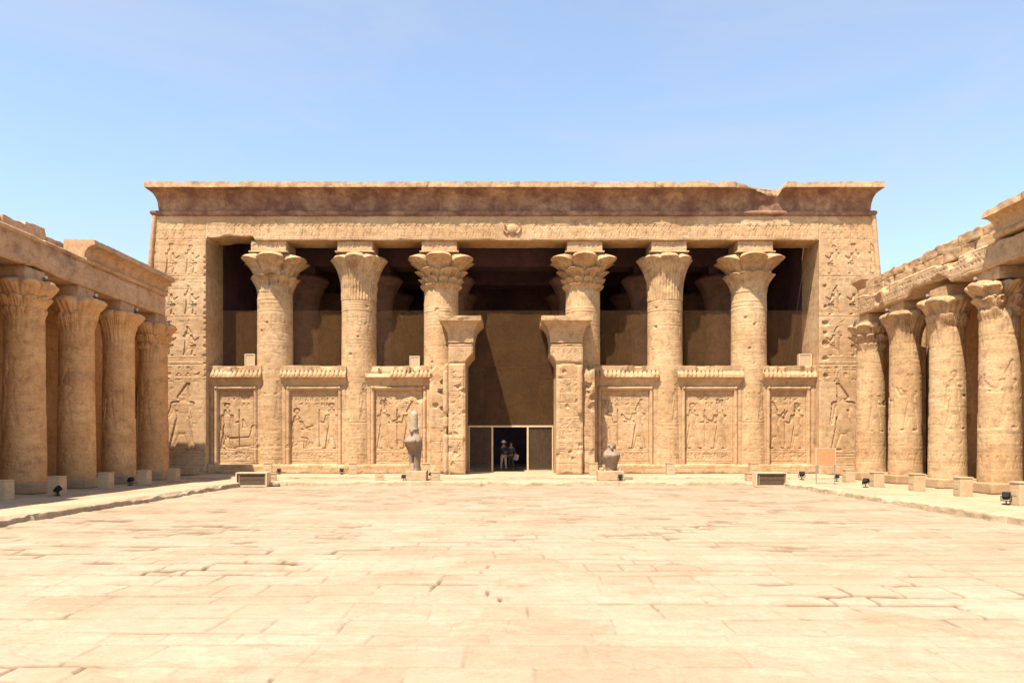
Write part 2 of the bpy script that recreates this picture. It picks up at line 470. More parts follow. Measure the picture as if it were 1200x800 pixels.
def net_mat(name, alpha, col):
    m = bpy.data.materials.new(name); m.use_nodes = True; nt = m.node_tree; nt.nodes.clear()
    out = nt.nodes.new('ShaderNodeOutputMaterial')
    tr = nd(nt, 'ShaderNodeBsdfTransparent'); di = nd(nt, 'ShaderNodeBsdfDiffuse'); mx = nd(nt, 'ShaderNodeMixShader')
    g = nd(nt, 'ShaderNodeNewGeometry')
    n = noise(nt, g.outputs['Position'], 1.1, 5, .6)
    di.inputs[0].default_value = (*col, 1)
    # woven mesh: two diagonal thread families, finer than the eye resolves from the court
    mp = nd(nt, 'ShaderNodeMapping'); mp.inputs['Rotation'].default_value = (0, math.radians(45), 0); nt.links.new(g.outputs['Position'], mp.inputs['Vector'])
    sx = nd(nt, 'ShaderNodeSeparateXYZ'); nt.links.new(mp.outputs[0], sx.inputs[0])
    def thread(o): return math_(nt, 'LESS_THAN', math_(nt, 'FRACT', math_(nt, 'MULTIPLY', o, 22.0)), alpha * .5)
    t = math_(nt, 'MAXIMUM', thread(sx.outputs[0]), thread(sx.outputs[2]))
    f = math_(nt, 'MULTIPLY', t, ramp(nt, n, [(.3, .75), (.7, 1.0)]))
    nt.links.new(f, mx.inputs[0]); nt.links.new(tr.outputs[0], mx.inputs[1]); nt.links.new(di.outputs[0], mx.inputs[2]); nt.links.new(mx.outputs[0], out.inputs[0])
    return m
M['net'] = net_mat('bird_net_mesh', .115, (.58, .30, .115))
M['gatenet'] = net_mat('gate_wire_mesh', .15, (.42, .28, .15))

# ------------------------------------------------------------------ sky, sun, camera
SUN = Vector((.28, .43, -1)).normalized()
el = math.asin(-SUN.z); rot = math.atan2(-SUN.x, -SUN.y)
w = bpy.data.worlds.new('World'); SC.world = w; w.use_nodes = True
nt = w.node_tree; bg = nt.nodes['Background']
sky = nt.nodes.new('ShaderNodeTexSky'); sky.sky_type = 'NISHITA'; sky.sun_disc = False
sky.sun_elevation = el; sky.sun_rotation = rot; sky.altitude = 100; sky.air_density = 1.0; sky.dust_density = .6; sky.ozone_density = 1.6
hz = nt.nodes.new('ShaderNodeMix'); hz.data_type = 'RGBA'; hz.inputs['Factor'].default_value = .30
tcw = nt.nodes.new('ShaderNodeTexCoord'); mpw = nt.nodes.new('ShaderNodeMapping'); mpw.inputs['Scale'].default_value = (1.6, 1.6, 7)
nt.links.new(tcw.outputs['Generated'], mpw.inputs['Vector'])
cir = noise(nt, mpw.outputs[0], 1.5, 6, .62, .6)                     # thin cirrus veil
nt.links.new(math_(nt, 'ADD', math_(nt, 'MULTIPLY', ramp(nt, cir, [(.42, 0.0), (.8, 1.0)]), .34), .25), hz.inputs['Factor'])
skt = mixc(nt, 1.0, sky.outputs[0], (.98, 1.06, 1.05), 'MULTIPLY')
nt.links.new(skt, hz.inputs['A']); hz.inputs['B'].default_value = (2.5, 2.5, 2.72, 1)     # thin bright desert haze
nt.links.new(hz.outputs['Result'], bg.inputs[0]); bg.inputs[1].default_value = .118
sl = bpy.data.lights.new('sun', 'SUN'); sl.energy = 4.2; sl.angle = math.radians(.53); sl.color = (1, .915, .79)
so = bpy.data.objects.new('sun', sl); COL.objects.link(so); so.rotation_euler = SUN.to_track_quat('-Z', 'Y').to_euler(); so.location = (-20, -20, 60)

cam = bpy.data.cameras.new('camera'); co = bpy.data.objects.new('camera', cam); COL.objects.link(co)
cam.sensor_width = 36; cam.lens = 26.0; cam.shift_y = .0985; cam.clip_end = 8000; cam.clip_start = .1
co.location = (0, 0, 1.8); co.rotation_euler = (PI / 2, 0, 0)
SC.camera = co
SC.view_settings.view_transform = 'Standard'; SC.view_settings.look = 'None'; SC.view_settings.gamma = 1
SC.view_settings.use_curve_mapping = False; SC.view_settings.exposure = 1.3

# ------------------------------------------------------------------ ground
bm = bmesh.new(); bmesh.ops.create_grid(bm, x_segments=8, y_segments=8, size=3000)
g = bm_obj('ground', bm, M['sand'], smooth=False); g.location = (0, 0, -.65); tag(g, kind='structure')

def slabs(U, V, seed, rmin, rmax, wmin, wmax):
    """irregular flagstones in courses along u: joint distance, stone id, stone random pair"""
    rng = np.random.default_rng(seed)
    wob = .05 * vnoise(U * .5, V * .5, seed, 3) + .018 * vnoise(U * 2.1, V * 2.1, seed, 4)
    Vw = V + wob + .10 * vnoise(U * .16, V * .1, seed + 3, 5); Uw = U + .05 * vnoise(U * .7, V * .7, seed + 9, 6)
    rows = [V.min() - .6]
    while rows[-1] < V.max() + .6: rows.append(rows[-1] + rng.uniform(rmin, rmax))
    rows = np.array(rows); ri = np.clip(np.searchsorted(rows, Vw) - 1, 0, len(rows) - 2)
    dj = .5 * np.minimum(np.abs(Vw - rows[ri]), np.abs(rows[ri + 1] - Vw)); bid = np.zeros_like(U); b2 = np.zeros_like(U); pu = np.zeros_like(U)
    for r in range(len(rows) - 1):
        m = ri == r
        if not m.any(): continue
        cs = [U.min() - rng.uniform(.2, wmax)]
        while cs[-1] < U.max() + .5: cs.append(cs[-1] + rng.uniform(wmin, wmax))
        cs = np.array(cs); uu = Uw[m]; ci = np.clip(np.searchsorted(cs, uu) - 1, 0, len(cs) - 2)
        dj[m] = np.minimum(dj[m], 1.5 * np.minimum(np.abs(uu - cs[ci]), np.abs(cs[ci + 1] - uu)))
        a = rng.uniform(-.5, .5, len(cs)); b = rng.uniform(-.5, .5, len(cs)); bid[m] = a[ci]; b2[m] = b[ci]
        pu[m] = (Vw[m] - rows[r]) / (rows[r + 1] - rows[r]) - .5
    return dj, bid, b2, pu

# courtyard paving: one carved sheet, rows closer together near the viewer
KX, KY = 12.35, 34.3
ys = [-6.0]
while ys[-1] < KY + .5:
    d = max(ys[-1], 5.6); ys.append(ys[-1] + max(.012, d * d / 1480 * .5))
ys = np.array(ys); xs = np.linspace(-KX - .4, KX + .4, 1150)
U, V = np.meshgrid(xs, ys, indexing='ij')
dj, bid, b2, pu = slabs(U, V, 5, .38, .82, .5, 1.7)
opn = sstep(-.15, .40, fbm(U * .55, V * .9, 1.1, 7, 4))
hole = sstep(.20, .45, fbm(U * 1.1, V * 1.7, 4.4, 8, 3))
dy = np.gradient(ys)[None, :]
wj = np.maximum(.017, .75 * dy); aj = np.sqrt(.017 / wj)
gash = sstep(.10, .26, fbm(U * 1.3, V * 2.1, 7.7, 38, 4)) * sstep(.0, .25, fbm(U * .4, V * .5, 2.7, 39, 3) + .25)
jn = np.exp(-(dj / (wj * (.8 + 1.1 * hole * opn + .55 * gash))) ** 2) * aj
Z = -.2 + .014 * bid + .03 * b2 * pu
Z += -(.010 + .022 * opn + .050 * opn * hole + .055 * gash) * jn
Z += .006 * fbm(U * 1.5, V * 1.5, 2.2, 9, 4) + .02 * fbm(U * .2, V * .2, 6.1, 12, 2)
flake = sstep(.08, .13, fbm(U * .7, V * 1.1, 9.2, 14, 5)); Z -= .012 * flake
pit = sstep(.5, .75, vnoise(U * 6, V * 6, 3.3, 18)) * sstep(.0, .4, fbm(U * .4, V * .5, 8.8, 19, 3)); Z -= .012 * pit
tintc = bid * 1.0 - 1.0 * sstep(.10, .15, fbm(U * .55, V * .9, 3.7, 15, 5)) + .6 * flake
me = grid_mesh('courtyard_paving', np.stack([U, V, Z], -1), attrs={'tint': tintc, 'joint': np.clip(jn * (.16 + .46 * opn + .5 * opn * hole + 1.0 * gash), 0, 1)}, sharp=None)
tag(link('courtyard_paving', me, M['pave']), kind='structure')

def terrace(name, u0, u1, vfar, edgefun, T, z, drop, seed, vstep, ustep, rr=(.6, 1.1), ww=(.8, 2.0)):
    """paved ledge with an eroded kerb: u along the kerb, v away from it"""
    us = np.arange(u0, u1 + ustep, ustep)
    vs = np.concatenate([[0, .015, .04, .08], np.arange(.12, vfar, vstep), [vfar]])
    U, V = np.meshgrid(us, vs, indexing='ij')
    e = edgefun(us)[:, None]
    dj, bid, b2, pu = slabs(V, U, seed, ww[0], ww[1], rr[0], rr[1])
    Z = z + .012 * bid + .006 * fbm(U * 1.5, V * 1.5, seed, 9, 4) - (.005 + .02 * sstep(.1, .5, fbm(U * .7, V * .7, seed, 10, 3))) * np.exp(-(dj / .022) ** 2)
    er = sstep(-.1, .6, fbm(U * .9, V * 0, seed, 22, 4))
    Z -= (.035 + .07 * er) * sstep(.12, 0, V) * (drop / .2)
    Ve = e * sstep(.6, 0, V) + V
    # skirt
    k = 5
    sk = [(e[:, 0] + .03 * fbm(us * 3, i * .7, seed, 23, 3) - .01 * i, z - drop * (i / k) - .05 * (i / k) - Z[:, 0] * 0, i) for i in range(k, 0, -1)]
    SV = np.stack([s[0] for s in sk], 1); SZ = np.stack([np.minimum(s[1], Z[:, 0] - .01 * s[2]) for s in sk], 1)
    Uf = np.hstack([np.repeat(us[:, None], k, 1), U]); Vf = np.hstack([SV, Ve]); Zf = np.hstack([SZ, Z]); Tt = np.hstack([np.zeros_like(SV) - .3, bid])
    P = np.stack(np.broadcast_arrays(*T(Uf, Vf, Zf)), -1)
    o = link(name, grid_mesh(name, P, attrs={'tint': Tt}, sharp=45), M['terrace']); tag(o, kind='structure'); return o

kerbn = lambda s: (lambda u: .06 * fbm(u * .35, 0, s, 50, 2) + .06 * fbm(u * 1.9, 0, s, 51, 4) + .025 * np.sign(np.sin(u * 2.1 + s)) * (np.sin(u * .7 + s) > .2))
terrace('colonnade_walkway', -6, 60, 12.5, kerbn(1), lambda u, v, z: (-KX - v, u, z), 0, .22, 31, .14, .05)
terrace('colonnade_walkway', -6, 60, 12.5, kerbn(2), lambda u, v, z: (KX + v, u, z), 0, .22, 32, .14, .05)
terrace('facade_terrace', -KX - .3, KX + .3, 3.2, kerbn(3), lambda u, v, z: (u, KY + v, z + .004), 0, .22, 33, .12, .05)
terrace('facade_step', -16.3, 16.5, 22.8, kerbn(4), lambda u, v, z: (u, 36.4 + v, z), .12, .12, 34, .2, .05)

# ------------------------------------------------------------------ temple
temple = empty('temple', (0, 41, 0))
tag(temple, 'columned sandstone temple front with six flower capitals, low screen walls and a broken central doorway', 'temple')
def tp(o):                                   # keep world placement while parented to the temple root
    o.parent = temple; o.matrix_parent_inverse = Matrix.Translation((0, -41, 0)); return o

FY = 39.7; ZA = 12.65; ZT = 13.95
LX, RX = -16.45, 16.5
bat = lambda z: .083 * (14.0 - z)

def pier_draw(sign):
    def f(F):
        F.courses(.62, .95, 1.0, 2.4, depth=.014, step=.008)
        F.weather(.012, 1.1, .006, .02)
        inner = LX if sign < 0 else RX
        c = inner + sign * 1.35
        # registers of seated gods
        for k, z in enumerate((10.85, 8.65, 6.45)):
            F.lines(F.u[0], F.u[-1], [z - .12], .02)
            kinds = [('sit+disk', 'sit+plume', 'offer+white'), ('sit+white', 'sit+plume', 'kneel+disk'), ('sit+white', 'sit+disk', 'offer+plume')][k]
            for q, kd in enumerate(kinds):
                F.figure(kd, inner + sign * (.75 + q * 1.0), z, 1.5, -sign if q < 2 else sign, .07)
            F.text(inner + sign * .3 - (3.1 if sign < 0 else 0), inner + sign * .3 + (0 if sign < 0 else 3.1), z + 1.6, z + 2.0, .3, .22, .014, False)
        F.lines(F.u[0], F.u[-1], [6.2, 5.98], .025)
        F.text(c - 1.6, c + 1.6, 5.0, 5.9, .36, .28, .028)
        F.text(c - sign * 0 - 2.0 if sign < 0 else c + .55, c - .5 if sign < 0 else c + 2.0, 3.4, 4.9, .36, .3, .028)
        F.figure('staff+white' if sign > 0 else 'stand+white', inner + sign * (.95 if sign < 0 else 1.0), 1.35, 3.35, sign * (1 if sign > 0 else 1), .085)
        F.figure('offer+disk', inner + sign * 2.9, 1.35, 3.0, -sign, .08)
        F.lines(F.u[0], F.u[-1], [1.2, 1.05, .55], .022)
        # frieze under the moulding
        for x in np.arange(F.u[0] + .3, F.u[-1] - .2, .46):
            F.figure('stand' if int(x * 10) % 3 else 'stand+disk', x + .05 * math.sin(x * 7), 12.82, .74, sign, .026)
        F.lines(F.u[0], F.u[-1], [12.7, 13.62], .012)
        if sign < 0:
            for z in np.arange(6.2, 12.0, .37): F.gouge(inner - .02, z + .14 * math.sin(z * 19), .07 + .05 * math.sin(z * 7) ** 2, .08, z)
        else:
            for z, r in ((10.2, .1), (9.1, .12), (8.2, .16), (7.7, .13), (7.1, .2), (6.3, .15), (5.4, .13), (1.7, .4), (2.3, .25)): F.gouge(inner + .28 + (2.2 if z < 2.5 else 0), z, r, .1, z)
        F.gouge(inner + sign * 2.2, 3.1, .09, .07); F.gouge(inner + sign * 1.2, 3.5, .07, .07)
    return f

TF = lambda y: (lambda u, v, h: (u, y - h, v))
def pier(sign):
    if sign < 0:
        T = lambda u, v, h: (LX - (LX - u) * ((LX + 19.2 + bat(v)) / (LX + 19.2)), FY - h, v)
        o = panel('pier', -19.2, LX, 0.02, ZT, 2.4, T, pier_draw(-1), M['wall'], res=.028, seed=1)
    else:
        T = lambda u, v, h: (RX + (u - RX) * ((19.42 - RX + bat(v)) / (19.42 - RX)), FY - h, v)
        o = panel('pier', RX, 19.42, 0.02, ZT, 2.4, T, pier_draw(1), M['wall'], res=.028, seed=2)
    return tp(o)
pl = pier(-1); pr = pier(1)

def arch_draw(F):
    F.courses(.75, .8, 2.5, 4.5, depth=.014, step=.01, v0=12.64)
    F.weather(.012, 1.1, .006, .015)
    for i, x in enumerate(np.arange(-16.2, 16.3, .46)):
        if abs(x) < .9: continue
        F.figure(('stand', 'adore', 'stand+disk', 'stand')[i * 7 % 4], x + .06 * math.sin(x * 7), 12.82, .76, 1 if x < 0 else -1, .026)
    F.lines(-16.4, 16.4, [12.72, 13.62], .012)
def arch_warp(U, V):
    n = sstep(-16.46, -16.36, U) * sstep(-13.75, -13.95, U) * (.75 + .25 * sstep(-16.4, -15.2, U))
    lift = n * (.22 + .10 * fbm(U * 1.5, 0, 1, 3, 3)) + .02 * fbm(U * 1.2, 0, 4, 5, 3)
    return U, V + lift * sstep(13.3, 12.65, V)
arch = tp(panel('architrave', LX + .004, RX - .004, ZA, ZT, 1.6, TF(FY), arch_draw, M['wall'], res=.028, seed=3, warp=arch_warp))
# winged sun emblem in the middle of the lintel
U, V = np.meshgrid(np.linspace(0, 2 * PI, 40)[:-1], np.linspace(0, 1, 10), indexing='ij')
P = np.stack([.30 * np.sin(V * PI / 2) * np.cos(U), -.16 * np.cos(V * PI / 2) - .0, .30 * np.sin(V * PI / 2) * np.sin(U)], -1)
P[..., 0] += 0; P[..., 1] += FY + .02; P[..., 2] += 13.22
disc = tp(link('sun_disc', grid_mesh('sun_disc', P, close_u=True), M['wall']))
bm = bmesh.new()
bm.free()
for s in (-1, 1):
    bm = bmesh.new()
    tube(bm, (s * .26, FY - .03, 13.0), (s * .42, FY - .05, 13.15), .07, .06); tube(bm, (s * .42, FY - .05, 13.15), (s * .44, FY - .05, 13.42), .06, .05); tube(bm, (s * .44, FY - .06, 13.42), (s * .36, FY - .1, 13.5), .05, .06)
    tp(bm_obj('serpent', bm, M['wall']))

def corner_path(x0, x1, y, yback, step=.06, ns=1.0):
    a = straight((x0, yback), (x0, y), (-1, 0), .4); b = straight((x0, y), (x1, y), (0, -1), step); c = straight((x1, y), (x1, yback), (1, 0), .4)
    a[:, 2] *= ns; c[:, 2] *= ns; a[-1, 2:4] = (-ns, -1); b = b[1:-1]; c[0, 2:4] = (ns, -1)
    a[:, 4] = a[:, 1] * 0 + x0 - (yback - y) + (a[:, 4]); b[:, 4] = b[:, 0]; c[:, 4] = x1 + c[:, 4]
    return np.vstack([a, b, c])

def lump(S, Zz, seed, amp): return amp * fbm(S * 1.4, Zz * 1.4, seed, 61, 5)
# torus moulding under the cornice
tor = [(.13 * math.cos(t) + .02, 14.09 + .135 * math.sin(t)) for t in np.linspace(-PI / 2, PI / 2, 9)] + [(-.9, 14.225), (-.9, 13.955)]
tp(sweep('torus_moulding', corner_path(-19.2, 19.42, FY, 58), tor, lambda S, o, z: (o + np.where(o > 0, lump(S, z, 3, .035) + .012 * np.cos(S * 2 * PI / .16) * (o > .05), 0), z), M['cornice']))
# cavetto cornice
cav = resample([(0, 14.229), (0.01, 14.40), (.05, 14.62), (.13, 14.84), (.27, 15.03), (.45, 15.15), (.70, 15.225), (.72, 15.232)], .07)
cav = np.vstack([cav, [(.3, 15.234), (-.9, 15.234), (-.9, 14.229)]])
fil = np.vstack([resample([(.73, 15.238), (.75, 15.25), (.75, 15.54), (.3, 15.55), (-.9, 15.55)], .07), [(-.9, 15.238), (.3, 15.238)]])
def cornice_disp(S, o, z):
    f = o > -.5
    B = sstep(11.6, 13.5, S) * sstep(14.5, 14.15, S) * (.85 + .35 * fbm(S * 2.5, 0, 1, 5, 3))
    B2 = .18 * sstep(.15, .5, fbm(S * .9, 0, 8, 6, 3))
    up = sstep(14.9, 15.2, z)
    o2 = np.where(f, o * (1 - .72 * B * up) + lump(S, z, 5, .055) - .05 * sstep(.1, .5, fbm(S * .8, z * 1.5, 3, 8, 4)), o)
    o2 = np.where(f, o2 - .018 * (np.abs(np.sin(PI * S / .32)) > .8) * sstep(-.05, .2, fbm(S * .5, z, 4, 12, 3)) * (z < 15.2), o2)
    top = sstep(15.3, 15.5, z)
    step = .02 * np.sin(np.floor((S + 40) / 5.3) * 2.3) + .05 * sstep(-8.7, -8.68, S) * sstep(-4.3, -4.6, S) * -1.6
    z2 = np.where(f, z - top * (B * .44 + np.maximum(0, .22 * (fbm(S * 1.5, 0, 2, 9, 4) - .22)) - .3 * step) - .10 * up * B2, z)
    for js in (-13.2, -8.7, -4.4, -1.0, 3.2, 7.6, 11.9, 14.6, 17.4):   # joints between the cornice stones
        o2 = np.where(f, o2 - .05 * np.exp(-((S - js - .05 * fbm(z * 3, 0, js, 4, 2)) / .035) ** 2), o2)
    return o2, z2
tp(sweep('cornice', corner_path(-18.98, 19.24, FY, 58, .06, .55), cav, cornice_disp, M['cornice'], sharp=50))
tp(sweep('cornice_fillet', corner_path(-18.98, 19.24, FY, 58, .06, .55), fil, cornice_disp, M['fillet'], sharp=50))
# corner roll mouldings
for s, xb in ((-1, 19.2), (1, 19.42)):
    U, V = np.meshgrid(np.linspace(0, 2 * PI, 15)[:-1], np.linspace(.02, 13.95, 160), indexing='ij')
    r = .14 + .012 * fbm(V * 2, U * .3, s, 3, 3)
    P = np.stack([s * (xb + bat(V) - .02) + r * np.cos(U), FY + .02 + r * np.sin(U), V], -1)
    tp(link('corner_moulding', grid_mesh('corner_moulding', P, close_u=True), M['wall']))

# ---- columns
def capital_mesh(name, zb, tiers, ztop, rtop, seed, flute=0, fk=32, damage=0, nth=216, erode=.025):
    th = np.linspace(-PI, PI, nth + 1)[:-1]
    R, Z = [], []
    for k, t in enumerate(tiers):
        lob = np.abs(np.cos(t['n'] / 2 * (th - t.get('ph', 0)))) ** t.get('q', .7)
        ms = t.get('m', 16)
        for i in range(ms):
            a = i / (ms - 1)
            r = t['r0'] + (t['r1'] - t['r0']) * a ** t.get('p', 2.2)
            r = r * (1 - t['d'] * a * (1 - lob)) + flute * np.cos(fk * th) * (1 - a ** 3) * (a > .02)
            z = t['z0'] + (t['z1'] - t['z0']) * a - t.get('drop', .0) * a * (1 - lob)
            r = r + t.get('rib', .032) * a * (1 - a ** 6) * np.cos(t['n'] * 5 * (th - t.get('ph', 0)))
            R.append(r); Z.append(z + 0 * th)
        e = t.get('lip', .07)
        for a in (.35, .7, 1.0):
            r = t['r1'] * (1 - t['d'] * (1 - lob)) * (1 - .03 * a * a) - .0
            R.append(r + 0 * th); Z.append(t['z1'] + e * a - t.get('drop', 0) * (1 - lob))
        if k + 1 < len(tiers):
            n = tiers[k + 1]
            R.append(n['r0'] + 0 * th); Z.append(n['z0'] + 0 * th)
        else:
            rl = t['r1'] * (1 - t['d'] * (1 - lob)); zl = t['z1'] + e - t.get('drop', 0) * (1 - lob); dm = t.get('dome', .5)
            for a in (.25, .5, .75, 1.0):
                R.append(rl + (rtop - rl) * a * .97); Z.append(zl + (ztop - zl) * (1 - (1 - a) ** 2) ** dm)
    R = np.array(R).T; Z = np.array(Z).T; TH = np.repeat(th[:, None], R.shape[1], 1)
    x, y = np.cos(TH), np.sin(TH)
    n = fbm(x * 2.2 * R, y * 2.2 * R, Z * 2.2 + seed * 3.1, seed, 4)
    R = R + erode * n
    if damage:
        c = sstep(.05, .45, fbm(x * 1.3 * R, y * 1.3 * R, Z * 1.5 + seed * 7.7, seed + 3, 4))
        R = R - damage * c * sstep(tiers[0]['z0'], tiers[0]['z0'] + .5, Z)
        Z = Z - damage * .35 * c * sstep(ztop - .5, ztop - .1, Z)
    P = np.stack([R * np.sin(TH), -R * np.cos(TH), Z], -1)
    idx = np.arange(R.size).reshape(R.shape)
    return grid_mesh(name, P, close_u=True, ngons=[list(idx[:, 0]), list(idx[:, -1])], sharp=55)

def shaft_mesh(name, z0, z1, r0, r1, seed, draw, res=.035, nth=150, flutes=None):
    u = np.linspace(-PI, PI, nth + 1)[:-1] * r0; v = np.linspace(z0, z1, int((z1 - z0) / res) + 1)
    F = Field(u, v, seed)
    F.courses(.55, .85, 2.6, 3.4, depth=.014, step=.006)
    th = F.U / r0
    x, y = np.sin(th) * r0, -np.cos(th) * r0
    F.H += .009 * fbm(x * 1.4, y * 1.4, F.V * 1.4 + seed, 21, 5) + .005 * fbm(x, y, F.V * 9 + seed, 22, 3)
    F.H -= .013 * sstep(.42, .75, vnoise(x * 4.5, y * 4.5, F.V * 4.5 + seed, 31)) * sstep(-.1, .5, fbm(x * .7, y * .7, F.V * .7 + seed, 33, 3))
    if draw: draw(F, r0)
    if flutes:
        za, zb, k, a = flutes
        F.H += a * (np.abs(np.cos(th * k / 2)) ** .5 - .8) * sstep(za, za + .03, F.V) * sstep(zb, zb - .03, F.V)
    R = r0 + (r1 - r0) * (F.V - z0) / (z1 - z0) + F.H
    P = np.stack([R * np.sin(th), -R * np.cos(th), F.V], -1)
    idx = np.arange(R.size).reshape(R.shape)
    return grid_mesh(name, P, close_u=True, attrs={'tint': F.T * .7}, ngons=[list(idx[:, 0]), list(idx[:, -1])], sharp=45)

def temple_shaft_draw(rings, seed):
    def f(F, r):
        w = PI * r
        for z in rings: F.H += .016 * sstep(z - .07, z - .02, F.V) * sstep(z + .07, z + .02, F.V)
        F.lines(-w, w, [8.9, 8.15, 7.35, 5.3, 2.9, 1.1], .013)
        for k in range(12):
            x = -w + (k + .5) * 2 * w / 12
            F.figure(('sit+disk', 'kneel+white', 'sit+plume')[(k + seed) % 3], x, 7.45, .62, 1 if k % 2 else -1, .016)
            F.stroke(x - .12, 8.3, x - .12, 8.7, .03, .014); F.stroke(x + .12, 8.3, x + .12, 8.7, .03, .014); F.stroke(x - .12, 8.3, x + .12, 8.3, .03, .014)
        F.text(-w, w, 6.4, 7.1, .27, .24, .010, False)
        F.text(-w, w, 5.4, 6.3, .4, .3, .010, False)
        for k in range(6):
            x = -w + (k + .5) * 2 * w / 6
            F.figure(('offer+white', 'staff+disk', 'adore+plume')[(k + seed) % 3], x, 3.0, 1.9, 1 if k % 2 else -1, .035)
        F.text(-w, w, 1.2, 2.6, .3, .28, .010, False)
        for k in range(18):
            x = -w + (k + .5) * 2 * w / 18; F.stroke(x - .1, .3, x, 1.0, .02, .014); F.stroke(x + .1, .3, x, 1.0, .02, .014)
        for q in range(5): F.gouge(F.rng.uniform(-1.2, 1.2), F.rng.uniform(5.2, 9.2), F.rng.uniform(.06, .13), .07, q)
    return f

CX = (-13.12, -8.47, -3.92, 3.92, 8.47, 13.12)
comp_a = [dict(z0=9.99, z1=10.82, r0=.96, r1=1.32, n=12, d=.16, p=2.0, q=.5, drop=.10, lip=.03, m=12, ph=.2),
          dict(z0=10.60, z1=11.80, r0=1.08, r1=1.94, n=6, d=.33, p=2.1, q=.42, drop=.24, lip=.04, dome=1.1, ph=.12, m=18)]
bundle = [dict(z0=9.55, z1=11.82, r0=.96, r1=1.58, n=8, d=.17, p=3.4, q=.45, drop=.14, lip=.06, dome=.8, m=28)]
comp_c = [dict(z0=10.15, z1=10.40, r0=.98, r1=1.17, n=24, d=.08, p=1.3, drop=.04, lip=.02, m=7),
          dict(z0=10.36, z1=10.74, r0=.98, r1=1.28, n=12, d=.24, p=1.6, q=.5, drop=.14, lip=.02, m=9, ph=.2),
          dict(z0=10.62, z1=11.20, r0=.98, r1=1.48, n=6, d=.32, p=1.9, q=.42, drop=.22, lip=.03, m=12, ph=PI / 6),
          dict(z0=10.85, z1=11.82, r0=1.04, r1=1.96, n=6, d=.36, p=1.8, q=.42, drop=.30, lip=.05, dome=1.1, m=16)]
comp_d = [dict(z0=9.99, z1=10.98, r0=.96, r1=1.42, n=12, d=.10, p=2.3, drop=.06, lip=.03, m=13, ph=.1),
          dict(z0=10.78, z1=11.82, r0=1.06, r1=1.96, n=6, d=.34, p=1.9, q=.42, drop=.26, lip=.05, dome=1.1, m=16, ph=-.12)]
caps = (comp_a, bundle, comp_c, comp_c, bundle, comp_d)
clab = ('temple column with worn two-tier flower capital nearest the left pier', 'left temple column with slender papyrus-bundle capital of rounded buds', 'left door column with ornate three-tier flower capital',
        'right door column with ornate three-tier flower capital', 'right temple column with slender papyrus-bundle capital of rounded buds', 'temple column with broad-lobed flower capital nearest the right pier')
for i, x in enumerate(CX):
    cp = caps[i]; zt = cp[0]['z0']
    rings = {0: (9.6, 9.4), 1: (9.44, 9.30, 9.16, 9.02), 2: (9.1, 8.95), 3: (9.1, 8.95), 4: (9.44, 9.30, 9.16, 9.02), 5: (9.5, 9.3, 9.1)}[i]
    fl = (9.25, 10.1, 34, .03) if i in (2, 3) else ((9.65, 9.98, 30, .015) if i in (0, 5) else None)
    sh = tp(link('column', shaft_mesh('column', 0.125, zt, 1.0, .94, 40 + i, temple_shaft_draw(rings, i), flutes=fl), M['col']))
    sh.location = (x, 41, 0); sh['label'] = clab[i]
    sh.matrix_parent_inverse = Matrix.Translation((0, -41, 0))
    c = link('capital', capital_mesh('capital', zt, cp, 12.06, .98, 60 + i * 3, flute=.022 if i in (1, 4) else .012, fk=36, damage=(.22 if i == 0 else .06)), M['capital'], sh)
    ab = panel('abacus', -.95, .95, 12.06, ZA - .003, 1.75, TF(-1.16), lambda F: (F.weather(.012, 2, .004, .01), F.text(-.85, .85, 12.2, 12.58, .24, .34, .025, False)), M['wall'], sh, res=.03, seed=80 + i)
    sl_ = link('abacus_slab', box_mesh('abacus_slab', -1.06, 1.06, -1.24, .9, 12.03, 12.1, .015), M['wall'], sh)

# ---- screen walls between the columns
def screen_draw(x0, x1, figs, seed, damage=0):
    def f(F):
        F.weather(.010, 1.4, .007, .02)
        F.recess(x0 + .42, x1 - .42, .61, 4.62, .13, .02)
        # rolls at the sides and across the top
        for x in (x0 + .34, x1 - .34):
            d = np.abs(F.U - x); F.H += .07 * np.sqrt(np.clip(1 - (d / .085) ** 2, 0, 1)) * (F.V < 4.82)
            F.stroke(x - .12, .6, x - .12, 4.8, .012, .03); F.stroke(x + .12, .6, x + .12, 4.8, .012, .03)
        d = np.abs(F.V - 4.76); F.H += .07 * np.sqrt(np.clip(1 - (d / .085) ** 2, 0, 1)) * (F.U > x0 + .3) * (F.U < x1 - .3)
        for kind, x, h, fl in figs: F.figure(kind, x, 1.45, h * 1.08, fl, .075)
        F.text(x0 + .6, x1 - .6, 3.75, 4.5, .27, .25, .022)
        F.lines(x0 + .5, x1 - .5, [1.38, 1.22, 1.05, .9, .75], .018)
        for z in (.98, 1.13): F.text(x0 + .5, x1 - .5, z - .06, z + .06, .2, .12, .015, False)
        F.gouge(F.rng.uniform(x0 + .7, x1 - .7), F.rng.uniform(3.4, 4.3), .3, .03, seed); F.gouge(F.rng.uniform(x0 + .7, x1 - .7), F.rng.uniform(1.0, 2), .25, .03, seed + 1)
        if damage: F.gouge((x0 + x1) / 2, 4.6, .9, .10, 3); F.gouge(x1 - .6, 4.5, .5, .12, 5)
    return f
